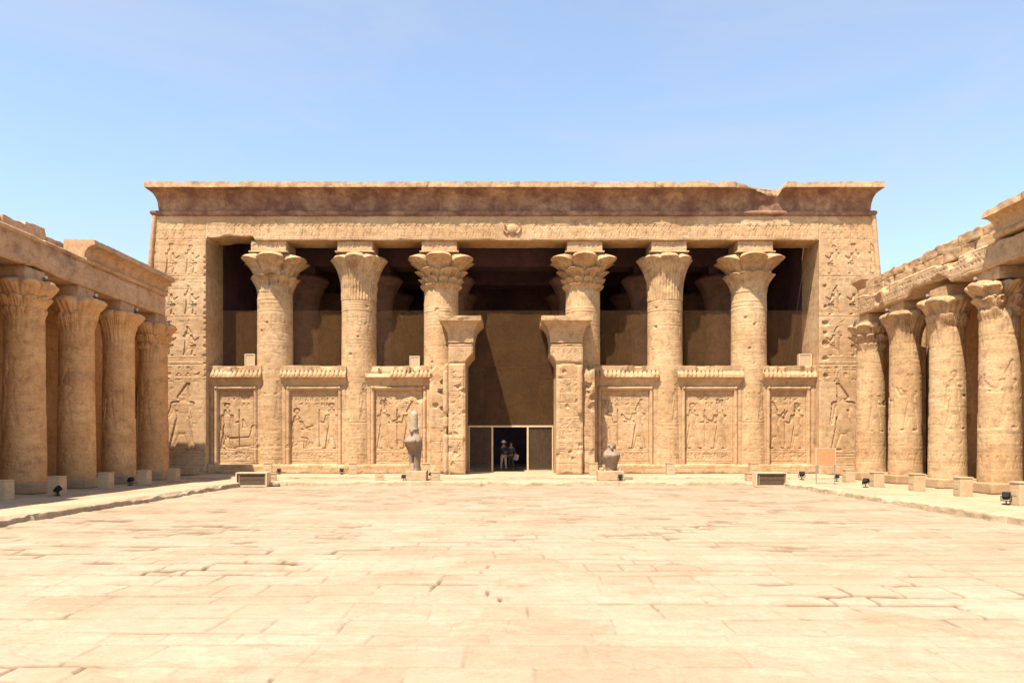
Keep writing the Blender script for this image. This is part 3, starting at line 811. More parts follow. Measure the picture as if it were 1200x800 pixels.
def screen_cornice(name, x0, x1, y, parent, seed, damage=0):
    prof = resample([(0, 4.88), (.02, 5.0), (.07, 5.14), (.18, 5.28), (.29, 5.34)], .03)
    teeth = resample([(.30, 5.36), (.305, 5.47), (.15, 5.70)], .03)
    cap = np.array([(.13, 5.71), (.13, 5.80), (.14, 5.955), (.11, 5.965), (-.3, 5.97), (-.3, 4.88)])
    pr = np.vstack([prof, teeth, cap]); nt_ = len(prof); n2 = nt_ + len(teeth)
    idx = np.arange(len(pr))
    def disp(S, o, z):
        k = (idx >= nt_) & (idx < n2)
        worn = 1 - sstep(.05, .35, fbm((S + x0) * 1.1, 0, seed, 4, 3)) * .85
        tooth = np.sqrt(np.abs(np.cos(PI * S / .235)))
        prog = np.where(k, np.sin(np.clip((idx - nt_) / max(1, len(teeth) - 1), 0, 1) * PI * .5 + .6), 0)
        o = o + np.where(k[None, :], (-.16 * (1 - tooth) * worn - .05 * (1 - worn)) * prog[None, :] ** .5, 0)
        f = (idx < len(pr) - 2)[None, :]
        o = np.where(f, o + .016 * fbm(S * 3, z * 3, seed, 6, 4), o)
        brk = sstep(.10, .4, fbm((S + x0) * 1.3, z * .8, seed + 2, 7, 4)) * (.10 + damage)
        o = np.where(f, o - brk * sstep(5.2, 5.6, z), o)
        z = np.where(f, z - (brk * .8 + .3 * damage * np.abs(fbm((S + x0) * 1.8, o * 3, seed, 8, 4))) * sstep(5.5, 5.9, z) + .02 * fbm(S * 2, o, seed, 9, 3) * sstep(5.7, 5.9, z), z)
        return o, z
    return sweep(name, straight((x0, y), (x1, y), (0, -1), .022), pr, disp, M['wall'], parent, sharp=45)

SCR = [(-16.44, -13.62, [('staff+disk', -15.55, 2.2, 1), ('sphinx+white', -14.55, 1.9, 1)], 0),
       (-12.52, -9.03, [('kneel+disk', -11.75, 2.3, 1), ('staff+disk', -9.85, 2.2, -1)], 0),
       (-7.92, -4.42, [('offer+plume', -7.0, 2.2, 1), ('staff+white', -5.6, 2.2, -1)], .22),
       (4.42, 7.92, [('staff+plume', 5.1, 2.2, 1), ('offer+white', 6.9, 2.3, -1)], 0),
       (9.0, 12.52, [('staff+disk', 9.85, 2.2, 1), ('offer+plume', 11.35, 2.2, -1)], 0),
       (13.62, 16.49, [('adore+white', 14.35, 2.2, 1), ('staff+disk', 15.55, 2.2, -1)], 0)]
SL = ['screen wall carved with a standing figure and a sphinx beside the left pier', 'screen wall carved with a kneeling offerer, second from the left pier', 'screen wall with a crumbled cornice behind the tall crowned falcon',
      'screen wall behind the small crownless falcon', 'screen wall with two standing figures, middle of the right side', 'screen wall with two standing figures beside the right pier']
for i, (x0, x1, figs, dm) in enumerate(SCR):
    s = tp(panel('screen_wall', x0, x1, .60, 4.885, .8, TF(40.22), screen_draw(x0, x1, figs, 90 + i, dm), M['wall'], res=.022, seed=90 + i))
    s['label'] = SL[i]
    k = screen_cornice('screen_cornice', x0 - .03, x1 + .03, 40.22, s, 110 + i, dm)
    # body behind cornice
    b = link('screen_core', box_mesh('screen_core', x0 + .01, x1 - .01, 40.53, 41.0, 4.89, 5.955, .01), M['wall'], s)
for (x0, x1, sd) in ((-16.44, -4.40, 130), (4.40, 16.49, 131)):
    tp(panel('base_course', x0, x1, .1, .62, 1.15, TF(39.86), lambda F: (F.courses(.26, .3, .9, 2.0, depth=.012, step=.016, v0=.1), F.weather(.012, 1.5, .004, .03)), M['wall'], res=.025, seed=sd, edge=.03))

# ---- central door jambs
def jamb(s, xin, xout, ear, ctop, label, sd):
    root = tp(panel('door_jamb', min(xin, xout), max(xin, xout), .1, 5.95, 2.55, TF(38.8),
        lambda F: (F.courses(.55, .8, 1.2, 2.2, depth=.02, step=.012), F.weather(.022, 1.3, .008, .04), F.text(F.u[0] + .12, F.u[-1] - .12, .9, 5.6, .3, .3, .015, False),
                   [F.gouge(F.rng.uniform(F.u[0], F.u[-1]), F.rng.uniform(.4, 5.5), F.rng.uniform(.1, .25), .06, q) for q in range(9)]), M['wall'], res=.022, seed=sd, edge=.05))
    root['label'] = label
    # the lintel stub above, wider towards the opening, ragged below
    a, b = (min(ear, xout), max(ear, xout))
    def warp(U, V):
        tin = sstep(xin, ear, U) if s < 0 else sstep(xin, ear, U)
        lift = np.where((U - xin) * (-s) > 0, .45 * np.abs((U - xin) / (ear - xin)) ** .8, 0) + .06 * fbm(U * 2, 0, sd, 5, 3)
        return U, V + lift * sstep(6.6, 5.955, V)
    st = panel('lintel_stub', a, b, 5.955, 7.02, 2.5, TF(38.82), lambda F: (F.courses(.8, 1.1, 2.2, 3, depth=.012), F.weather(.02, 1.3, .006, .03), F.lines(F.u[0], F.u[-1], [6.86], .03, .02), F.text(F.u[0] + .2, F.u[-1] - .15, 6.2, 6.75, .3, .3, .012, False)), M['wall'], root, res=.025, seed=sd + 1, edge=.04, warp=warp)
    pr = resample([(0, 7.04), (.01, 7.3), (.06, 7.55), (.15, 7.8), (.30, 8.0), (.46, 8.12), (.48, 8.13), (.48, 8.38)], .05)
    pr = np.vstack([pr, [(.3, 8.385), (-.35, 8.385), (-.35, 7.04)]])
    x0, x1 = a, b
    pa = corner_path(x0, x1, 38.82, 41.25, .05)
    def dsp(S, o, z):
        f = o > -.2
        return np.where(f, o + .05 * fbm(S * 2.2, z * 2.2, sd, 31, 4) - .06 * sstep(.1, .5, fbm(S * 1.7, z * 2, sd, 33, 3)) * sstep(7.6, 8.2, z), o), np.where(f, z - .07 * np.abs(fbm(S * 2.6, o, sd, 32, 4)) * sstep(8.2, 8.38, z), z)
    sweep('jamb_cornice', pa, pr, dsp, M['wall'], root, sharp=45)
    link('cornice_core', box_mesh('cornice_core', x0 + .34, x1 - .34, 39.15, 41.25, 7.03, 8.36, .01), M['wall'], root)
    # roll moulding beside the jamb, broken
    for (za, zb) in (((.1, 2.25), (2.6, 3.15), (3.3, 5.6)) if s < 0 else ((.1, 1.35), (3.2, 5.85))):
        U, V = np.meshgrid(np.linspace(0, 2 * PI, 25)[:-1], np.linspace(za, zb, int((zb - za) / .04) + 2), indexing='ij')
        r = (.15 + .02 * fbm(np.cos(U) * 2, np.sin(U) * 2, V * 2 + sd, 3, 3)) * np.sqrt(np.clip(1 - np.abs((V - (za + zb) / 2) / ((zb - za) / 2)) ** 14, .02, 1))
        P = np.stack([xout + s * (.15 if s < 0 else -.16) + r * np.cos(U), 38.92 - (.08 if s > 0 else 0) + r * np.sin(U), V], -1)
        idx = np.arange(U.size).reshape(U.shape)
        link('jamb_roll', grid_mesh('jamb_roll', P, close_u=True, ngons=[list(idx[:, 0]), list(idx[:, -1])]), M['wall'], root)
    # set-back wing towards the screen wall, broken off at its top
    w0, w1 = (xout, -4.38) if s < 0 else (4.36, xout)
    def wwarp(U, V):
        return U, V - sstep(4.2, 6.0, V) * (.55 * np.abs(fbm(U * 1.6, 0, sd, 41, 4)) + .25 * np.abs((U - xout) / .9))
    panel('jamb_wing', min(w0, w1), max(w0, w1), .1, 6.1, 1.75, TF(39.2 if s < 0 else 39.0), lambda F: (F.courses(.5, .8, 1.0, 1.8, depth=.02, step=.012), F.weather(.03, 1.4, .01, .05),
          [F.gouge(F.rng.uniform(F.u[0], F.u[-1]), F.rng.uniform(3.5, 6), F.rng.uniform(.15, .3), .12, q) for q in range(6)]), M['wall'], root, res=.025, seed=sd + 4, edge=.06, warp=wwarp)
    for ch in root.children: ch.matrix_parent_inverse = Matrix.Identity(4)
jamb(-1, -2.46, -3.34, -2.06, 0, 'left door jamb with broken lintel end and flared cornice', 140)
jamb(1, 2.33, 3.72, 2.02, 0, 'right door jamb with broken lintel end and flared cornice', 150)

# ---- hall behind
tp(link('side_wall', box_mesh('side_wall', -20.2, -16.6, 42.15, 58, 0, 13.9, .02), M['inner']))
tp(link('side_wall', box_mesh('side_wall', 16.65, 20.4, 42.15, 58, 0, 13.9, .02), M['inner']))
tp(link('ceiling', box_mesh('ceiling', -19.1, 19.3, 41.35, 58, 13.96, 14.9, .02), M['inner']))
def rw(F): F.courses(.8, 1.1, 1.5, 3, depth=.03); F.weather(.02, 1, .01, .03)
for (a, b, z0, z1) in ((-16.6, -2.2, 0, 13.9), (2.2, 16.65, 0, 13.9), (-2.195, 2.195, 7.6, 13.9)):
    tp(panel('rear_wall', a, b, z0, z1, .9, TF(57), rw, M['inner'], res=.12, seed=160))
tp(link('rear_door_blocker', box_mesh('rear_door_blocker', -2.6, 2.6, 58.0, 58.5, 0, 8.2, .02), M['inner']))  # solid block added behind the rear doorway to shut out sunlight
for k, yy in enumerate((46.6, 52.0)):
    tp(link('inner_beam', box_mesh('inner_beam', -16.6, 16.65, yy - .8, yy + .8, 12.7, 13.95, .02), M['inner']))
bell = [dict(z0=9.8, z1=11.9, r0=.95, r1=1.6, n=12, d=.05, p=2.6, lip=.1, m=12)]
ish = shaft_mesh('inner_column', .1, 9.8, 1.0, .94, 170, None, res=.12, nth=48)
icp = capital_mesh('capital', 9.8, bell, 12.2, .95, 171, nth=60)
iab = box_mesh('abacus', -.95, .95, -.95, .95, 12.15, 12.69, .01)
for yy in (46.6, 52.0):
    for x in CX:
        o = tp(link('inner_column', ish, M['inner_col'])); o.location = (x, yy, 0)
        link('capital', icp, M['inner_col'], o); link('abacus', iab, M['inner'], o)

# ------------------------------------------------------------------ bird nets in the openings
def sheet(name, x0, x1, z0, z1, y, mat, parent=None):
    nx, nz = 24, 24
    U, V = np.meshgrid(np.linspace(x0, x1, nx), np.linspace(z0, z1, nz), indexing='ij')
    Y = y + .012 * fbm(U * .7, V * .5, x0, 3, 2)
    return link(name, grid_mesh(name, np.stack([U, Y, V], -1)), mat, parent)
NY = 41.32
bays = [(LX + .02, -13.9), (-12.3, -9.3), (-7.7, -4.75), None, (4.75, 7.7), (9.3, 12.3), (13.9, RX - .02)]
bl = ['dusty brown bird net hung in the opening beside the left pier', 'dusty brown bird net between the worn flower column and the left papyrus column', 'dusty brown bird net between the left papyrus column and left door column',
      'tall dusty brown bird net hung over the timber gate in the central doorway', 'dusty brown bird net between the right door column and right papyrus column', 'dusty brown bird net between the right papyrus column and broad-lobed column', 'dusty brown bird net hung in the opening beside the right pier']
for i, b in enumerate(bays):
    if b: o = sheet('bird_net', b[0], b[1], 5.97, 9.15, NY, M['net'])
    else: o = sheet('bird_net', -3.1, 3.1, 2.78, 9.15, NY, M['net'])
    tag(o, bl[i], 'net', 'bird nets closing the temple openings')
    bm = bmesh.new(); xa, xb = (b if b else (-3.1, 3.1)); tube(bm, (xa - .05, NY, 9.15), (xb + .05, NY, 9.15), .006, n=6); bm_obj('top_wire', bm, M['brown'], o)

gate = empty('timber_gate', (0, NY, .12)); tag(gate, 'pale timber gate frame with wire mesh side panels at the foot of the central doorway', 'gate')
link('beam', box_mesh('beam', -2.45, 2.32, -.06, .06, 2.53, 2.63, .008), M['timber'], gate)
for x in (-1.1, .88): link('post', box_mesh('post', x - .05, x + .05, -.06, .06, 0, 2.528, .008), M['timber'], gate)
for x in (-2.40, 2.27): link('post', box_mesh('post', x - .035, x + .035, -.05, .05, 0, 2.528, .008), M['timber'], gate)
link('sill', box_mesh('sill', -2.45, 2.32, -.16, .1, -.02, .05, .01), M['timber'], gate)
for a, b in ((-2.36, -1.155), (.935, 2.23)):
    o = sheet('mesh_panel', a, b, .055, 2.525, 0, M['gatenet'], gate)

# ------------------------------------------------------------------ side colonnades
def court_shaft_draw(seed):
    def f(F, r):
        w = PI * r
        F.lines(-w, w, [5.6, 5.2, 2.1, 1.45, .85], .010)
        for k in range(3):
            x = -w + (k + .43) * 2 * w / 3
            F.figure(('offer+white', 'staff+disk', 'adore+plume')[(k + seed) % 3], x, 2.3, 2.2, 1 if (k + seed) % 2 else -1, .034)
            F.text(x + .5, x + .9, 3.2, 4.9, .2, .22, .008, False)
        F.text(-w, w, 5.22, 5.58, .24, .3, .009, False)
        F.text(-w, w, 1.52, 1.98, .3, .34, .009, False)
        for k in range(14):
            x = -w + (k + .5) * 2 * w / 14; F.stroke(x - .1, .9, x, 1.3, .015, .018); F.stroke(x + .1, .9, x, 1.3, .015, .018)
    return f
CB = .38
def cc(kind, n):
    if kind == 0: return [dict(z0=6.15, z1=6.55, r0=.62, r1=.74, n=16, d=.10, p=1.4, drop=.05, lip=.03, m=8), dict(z0=6.5, z1=6.95, r0=.66, r1=.90, n=10, d=.22, p=1.4, q=.5, drop=.12, lip=.04, m=9, ph=.2), dict(z0=6.85, z1=7.40, r0=.72, r1=1.10, n=8, d=.26, p=1.4, q=.5, drop=.14, lip=.08, m=10, dome=.8)]
    if kind == 1: return [dict(z0=6.15, z1=6.85, r0=.62, r1=.80, n=16, d=.08, p=1.6, drop=.04, lip=.04, m=10), dict(z0=6.74, z1=7.40, r0=.70, r1=1.10, n=6, d=.24, p=1.5, q=.5, drop=.14, lip=.08, m=12, dome=.8)]
    return [dict(z0=6.15, z1=7.38, r0=.62, r1=1.06, n=12, d=.10, p=2.3, drop=.03, lip=.08, m=18, dome=.8)]

YC = [13.7, 16.9, 20.1, 23.35, 26.55, 29.73, 32.92, 36.1]
def colonnade(s, mat_c, mat_w):
    side = 'left' if s < 0 else 'right'
    root = empty('colonnade', (s * 17.5, 25, 0))
    tag(root, 'sunlit colonnade with broken roof blocks and lit columns, facing the shaded one' if s > 0 else 'shaded colonnade with dark columns and a short surviving cornice, facing the sunlit one', 'colonnade')
    inv = Matrix.Translation((-s * 17.5, -25, 0))
    def pt(o): o.parent = root; o.matrix_parent_inverse = inv; return o
    for i, y in enumerate(YC):
        vis = i >= 2
        sh = pt(link('column', shaft_mesh('column', CB, 6.15, .70, .63, 200 + i + (50 if s > 0 else 0), court_shaft_draw(i + (s > 0)) if vis else None, res=.032 if vis else .2, nth=130 if vis else 40, flutes=(5.72, 6.12, 26, .03)), mat_c))
        sh.location = (s * 17.5, y, 0)
        kind = (0, 1, 2, 1, 0, 1, 2, 0)[i] if s < 0 else (1, 0, 1, 0, 0, 1, 2, 0)[i]
        link('capital', capital_mesh('capital', 6.15, cc(kind, i), 7.58, .66, 220 + i * 5 + (100 if s > 0 else 0), flute=.012, fk=24, damage=.22 if (s > 0 and i in (4, 5, 7)) else .07, nth=150, erode=.035), M['capital'] if s > 0 else mat_c, sh)
        link('abacus', rough_block('abacus', .98, 1.16, .44, .012, 8, i, .02), mat_w, sh).location = (s * .10, 0, 7.57)
        link('plinth', rough_block('plinth', 1.76, 1.8, CB, .015, 12, i + 30, .05), M['plinth'], sh)
    # architrave
    fx = 17.0
    T = lambda u, v, h: (s * (fx - h), u, v)
    def ad(F):
        F.courses(.9, 1.0, 2.9, 3.5, depth=.025, step=.02, v0=7.99)
        F.weather(.02 if s < 0 else .04, 1.2, .012, .04)
        if s > 0: [F.gouge(F.rng.uniform(22, 35), F.rng.uniform(8.0, 8.9), F.rng.uniform(.2, .5), .14, q) for q in range(9)]
        F.text(F.u[0], F.u[-1], 8.25, 8.75, .22, .25, .012, False)
        F.lines(F.u[0], F.u[-1], [8.15, 8.82], .015)
    def wp(U, V):
        if s > 0:
            n = sstep(.05, .4, fbm(U * .55, 0, 3.3, 3, 4)); return U, V + n * .30 * sstep(8.5, 8.0, V) + .05 * fbm(U * 2, 0, 1, 4, 3) * sstep(8.6, 8.0, V) - sstep(8.5, 8.95, V) * .16 * sstep(0, .5, fbm(U * .8, 0, 9, 5, 4))
        n = sstep(.15, .5, fbm(U * .45, 0, 6.3, 3, 4)); return U, V + n * .16 * sstep(8.5, 8.0, V)
    y1 = 36.33
    pt(panel('architrave', 12, y1, 8.0, 8.95, 1.0, T, ad, mat_w, res=.035, seed=240 + s, edge=.03, warp=wp))
    # torus + cornice where they survive
    def cornice(ya, yb, nm, zt=9.86, out=.45, dmg=.03):
        to = [(.10 * math.cos(t) + .01, 9.055 + .10 * math.sin(t)) for t in np.linspace(-PI / 2, PI / 2, 8)] + [(-.8, 9.155), (-.8, 8.955)]
        path = straight((s * fx, ya), (s * fx, yb), (-s, 0), .06)
        pt(sweep('torus_moulding', path, to, lambda S, o, z: (o + np.where(o > 0, lump(S, z, 7, .03), 0), z), mat_w))
        pr = resample([(0, 9.16), (.01, 9.28), (.06, 9.42), (.15, 9.54), (.30, 9.62), (out, 9.65), (out, zt)], .05)
        pr = np.vstack([pr, [(out - .1, zt + .005), (-.8, zt + .005), (-.8, 9.16)]])
        def d(S, o, z):
            f = o > -.5
            return np.where(f, o + lump(S, z, 9, .05) - dmg * 1.5 * sstep(.1, .5, fbm(S * 1.3, z, 2, 5, 3)), o), np.where(f & (z > 9.7), z - dmg * 2 * np.abs(fbm(S * 1.6, 0, ya, 6, 4)), z)
        pt(sweep(nm, path, pr, d, mat_w, sharp=45))
    if s < 0:
        cornice(29.35, y1, 'cornice'); cornice(12, 19.6, 'cornice')
        to = [(.10 * math.cos(t) + .01, 9.055 + .10 * math.sin(t)) for t in np.linspace(-PI / 2, PI / 2, 8)] + [(-.8, 9.155), (-.8, 8.955)]
        pt(sweep('torus_moulding', straight((s * fx, 19.62), (s * fx, 29.33), (-s, 0), .06), to, lambda S, o, z: (o + np.where(o > 0, lump(S, z, 7, .04) - .04, 0), z - .04 * np.abs(fbm(S * 2, 0, 3, 5, 3)) * (z > 9.1)), mat_w))
    else:
        cornice(12, 26.0, 'cornice', 9.92, .5, .06)
    # loose coping blocks on the roof edge
    rr = random.Random(5 + s)
    if s > 0:
        for row, (zb, hh, xo) in enumerate(((8.9, .46, .32), (9.34, .42, .42))):
            y = 26.1
            while y < 36.0:
                L = rr.uniform(.8, 1.7)
                if not (row == 1 and rr.random() < .0):
                    b = pt(link('coping_block', rough_block('coping_block', 1.0, L - .03, hh * rr.uniform(.84, 1.06), .05, 12, int(y * 10) + row, .04, .12), mat_w))
                    b.location = (s * (fx + .5 + xo * rr.uniform(.5, 1.0)), y + L / 2, zb); b.rotation_euler[2] = rr.uniform(-.03, .03)
                y += L
    else:
        y = 19.7
        while y < 29.0:
            L = rr.uniform(.7, 1.6); hh = rr.uniform(.65, 1.05)
            b = pt(link('coping_block', rough_block('coping_block', .9, L - .03, hh, .05, 8, int(y * 10), .06, .10), mat_w)); b.location = (s * (fx + 1.6 + rr.uniform(-.1, .1)), y + L / 2, 9.2)
            y += L
        y = 29.6
        while y < 35:
            L = rr.uniform(.8, 1.6)
            if rr.random() < .5:
                b = pt(link('coping_block', rough_block('coping_block', .6, L - .03, rr.uniform(.1, .2), .04, 8, int(y * 10), .04, .1), mat_w)); b.location = (s * (fx + .4), y + L / 2, 9.85)
            y += L
    pt(link('roof', box_mesh('roof', *sorted((s * (fx + 1.02), s * 20.9)), 12, 36.2, 8.9, 9.22, .02), mat_w))
    pt(link('rear_beam', box_mesh('rear_beam', *sorted((s * (fx + 1.0), s * 20.9)), 36.21, 36.6, 8.1, 9.0, .02), mat_w)) if s < 0 else None
    # back wall with a dark doorway
    Tw = lambda u, v, h: (s * (21.0 - h), u, v)
    def bd(F): F.courses(.7, 1.0, 1.2, 2.4, depth=.025, step=.014); F.weather(.014, 1, .006, .02); [F.figure('offer+white', u, 4.0, 2.4, 1, .04) for u in np.arange(F.u[0] + 1, F.u[-1] - 1, 1.6)]
    d0, d1 = (34.6, 35.9) if s < 0 else (33.9, 35.1)
    for (a, b, z0, z1) in ((10, d0, 0, 9.25), (d1, 60, 0, 9.25), (d0 + .003, d1 - .003, 3.1, 9.25)):
        pt(panel('back_wall', a, b, z0, z1, 1.4, Tw, bd, M['court_wall'], res=.06, seed=260 + s, edge=.02))
    if s > 0:   # stub of cross wall with a cavetto end beside the temple
        pw = pt(panel('end_wall', 17.85, 20.9, 0, 9.25, .8, TF(37.3), lambda F: (F.courses(.7, 1, 1, 2), F.weather(.02, 1.2, .01, .03)), mat_w, res=.05, seed=270))
        pr = np.vstack([resample([(0, 9.26), (.03, 9.5), (.12, 9.72), (.28, 9.9), (.40, 9.95), (.40, 10.15)], .06), [(-.6, 10.16), (-.6, 9.26)]])
        a = straight((20.9, 37.3), (17.85, 37.3), (0, -1), .06); b = straight((17.85, 37.3), (17.85, 38.1), (-1, 0), .1); a[-1, 2:4] = (-1, -1)
        pt(sweep('end_cornice', np.vstack([a, b[1:]]), pr, lambda S, o, z: (np.where(o > -.3, o + .05 * fbm(S * 2, z * 2, 3, 5, 4), o), z), mat_w, sharp=45))
    return root
M['court_arch'] = stone('sandstone_court_lintel', (.58, .365, .205), (.48, .285, .15), patina=(.24, .135, .09), pat_lo=.58, pat_hi=.72, mott=.45, bump=.5, rust=.3)
colL = colonnade(-1, M['shaded_col'], M['court_arch'])
colR = colonnade(1, M['col'], M['wall'])

# ------------------------------------------------------------------ falcon statues
def falcon_mesh(name, rings, legs=True, seed=0):
    n = 96
    th = np.linspace(0, 2 * PI, n + 1)[:-1]
    zs = np.concatenate([np.linspace(rings[0][0], rings[-1][0], 110)])
    R = np.array(rings)
    f = lambda k: np.interp(zs, R[:, 0], R[:, k])
    sm = lambda a: np.convolve(np.pad(a, 3, mode='edge'), np.ones(7) / 7, mode='valid')
    yc, rx, ry = sm(f(1)), f(2), f(3)
    rx[3:-8] = sm(rx)[3:-8]; ry[3:-8] = sm(ry)[3:-8]
    TH, Z = np.meshgrid(th, zs, indexing='ij')
    front = np.clip(-np.sin(TH), 0, 1); side = np.abs(np.cos(TH))
    k = np.ones_like(TH)
    hz = R[-1][0]
    if legs:
        k -= .62 * np.exp(-(np.cos(TH) / .20) ** 2) * (front > 0) * sstep(.80, .62, Z)          # gap between the legs
        k += .20 * np.exp(-((np.abs(np.cos(TH)) - .55) / .22) ** 2) * front * sstep(.12, .04, Z)   # toes
    k += .07 * sstep(.72, .95, side) * sstep(.35, .7, Z) * sstep(hz * .90, hz * .60, Z)       # folded wings
    k -= .10 * np.exp(-((side - .74) / .05) ** 2) * (front > 0) * sstep(.5, .7, Z) * sstep(hz * .78, hz * .68, Z)
    k -= .05 * np.exp(-(np.cos(TH) / .10) ** 2) * front * sstep(.7, .9, Z) * sstep(hz * .74, hz * .6, Z)
    hb = hz - .19
    # hooked beak, brow ridges and eye hollows
    bk = np.exp(-(np.cos(TH) / .20) ** 2) * front
    k += .80 * bk * np.exp(-((Z - hb + .02) / .055) ** 2) + .6 * bk * np.exp(-((Z - hb + .09) / .04) ** 2)
    ey = np.exp(-((np.abs(np.cos(TH)) - .55) / .16) ** 2) * front
    k += .18 * ey * np.exp(-((Z - hb - .075) / .028) ** 2) - .20 * ey * np.exp(-((Z - hb - .01) / .04) ** 2) + .05 * ey * np.exp(-((Z - hb - .01) / .018) ** 2)
    k += .012 * fbm(np.cos(TH) * 2, np.sin(TH) * 2, Z * 3 + seed, 5, 4)
    back = np.clip(np.sin(TH), 0, 1)
    tail = (.85 if legs else .3) * back ** 3 * sstep(.95, .05, Z)
    X = rx * np.cos(TH) * k; Y = yc + ry * np.sin(TH) * (k + tail)
    idx = np.arange(TH.size).reshape(TH.shape)
    return grid_mesh(name, np.stack([X, Y, Z], -1), close_u=True, ngons=[list(idx[:, 0]), list(idx[:, -1])], sharp=None)

big = [(0, .02, .285, .30), (.15, .02, .275, .26), (.4, .03, .27, .25), (.65, .03, .275, .26), (.85, .02, .295, .275), (1.02, -.01, .335, .29), (1.18, -.08, .385, .35), (1.34, -.15, .41, .42), (1.45, -.16, .405, .42), (1.57, -.09, .36, .33),
       (1.69, -.04, .275, .26), (1.76, -.03, .205, .22), (1.88, -.05, .22, .24), (2.0, -.05, .21, .225), (2.05, -.05, .175, .18)]
ped = link('statue_pedestal', rough_block('statue_pedestal', .98, .95, .46, .015, 14, 3, .03), M['lime']); ped.location = (-4.52, 35.15, 0)
tag(ped, 'low pale stone pedestal under the tall crowned falcon statue', 'pedestal')
fs = link('falcon_statue', falcon_mesh('falcon_statue', big, True, 1), M['granite']); fs.location = (-4.63, 35.15, .455); fs.rotation_euler[2] = -.32
link('leg_block', rough_block('leg_block', .17, .16, .36, .012, 8, 77, .03), M['granite_pale'], fs).location = (0, -.2, 0)
tag(fs, 'tall grey granite falcon statue wearing a tall crown, left of the doorway', 'statue')
U, V = np.meshgrid(np.linspace(0, 2 * PI, 33)[:-1], np.arange(24), indexing='ij')
pz = np.array([2.0, 2.04, 2.1, 2.2, 2.32, 2.44, 2.52, 2.535, 2.54, 2.56, 2.60, 2.64, 2.68, 2.72, 2.755, 2.785, 2.81, 2.825, 2.83, 2.85, 2.87, 2.885, 2.895, 2.90])
prr = np.array([.17, .178, .178, .178, .182, .19, .198, .195, .172, .172, .176, .178, .174, .164, .148, .124, .092, .06, .05, .05, .046, .034, .018, .004])
P = np.stack([prr[V] * np.cos(U), -.05 + prr[V] * np.sin(U), pz[V]], -1)
idx = np.arange(U.size).reshape(U.shape)
cr = link('crown', grid_mesh('crown', P, close_u=True, ngons=[list(idx[:, 0]), list(idx[:, -1])]), M['granite_pale'], fs)
link('crown_back', box_mesh('crown_back', -.05, .05, .10, .16, 2.3, 2.72, .02), M['granite'], fs)

ped2 = link('statue_pedestal', rough_block('statue_pedestal', 1.22, .95, .46, .02, 14, 8, .035, .04), M['lime']); ped2.location = (4.66, 35.15, 0)
tag(ped2, 'low pale stone pedestal under the small crownless falcon statue', 'pedestal')
small = [(0, .03, .265, .25), (.15, .03, .27, .25), (.3, .0, .305, .28), (.45, -.04, .34, .32), (.62, -.12, .37, .40), (.76, -.14, .375, .41), (.90, -.07, .33, .31), (.98, -.03, .26, .25), (1.04, -.03, .205, .225), (1.15, -.05, .21, .235), (1.26, -.05, .205, .23), (1.31, -.05, .185, .2)]
fs2 = link('falcon_statue', falcon_mesh('falcon_statue', small, False, 4), M['granite']); fs2.location = (4.72, 35.15, .455); fs2.rotation_euler[2] = -.05
tag(fs2, 'small crownless grey granite falcon statue broken at the legs, right of the doorway', 'statue')
for k, (x, y, a, sx, sy, sz, lab) in enumerate([(4.24, 35.05, .3, .16, .2, .16, 'broken stone fragment left of the small falcon on its pedestal'), (5.1, 35.0, -.4, .2, .18, .14, 'broken stone fragment right of the small falcon on its pedestal')]):
    o = link('stone_fragment', rough_block('stone_fragment', sx, sy, sz, .03, 8, 20 + k, .03, .2), M['lime']); o.location = (x, y, .45); o.rotation_euler[2] = a
    tag(o, lab, 'stone fragment', 'stone fragments on the right pedestal')
for k, (x, y, z, a, L, lab) in enumerate([(-11.15, 33.95, -.19, .25, .95, 'long broken kerb stone lying right of the left floor light box'), (5.55, 36.1, .004, .02, .7, 'flat loose stone lying on the terrace right of the small falcon')]):
    o = link('loose_stone', rough_block('loose_stone', L, .3, .15, .03, 8, 25 + k, .03, .15), M['terrace']); o.location = (x, y, z); o.rotation_euler[2] = a
    tag(o, lab, 'stone')

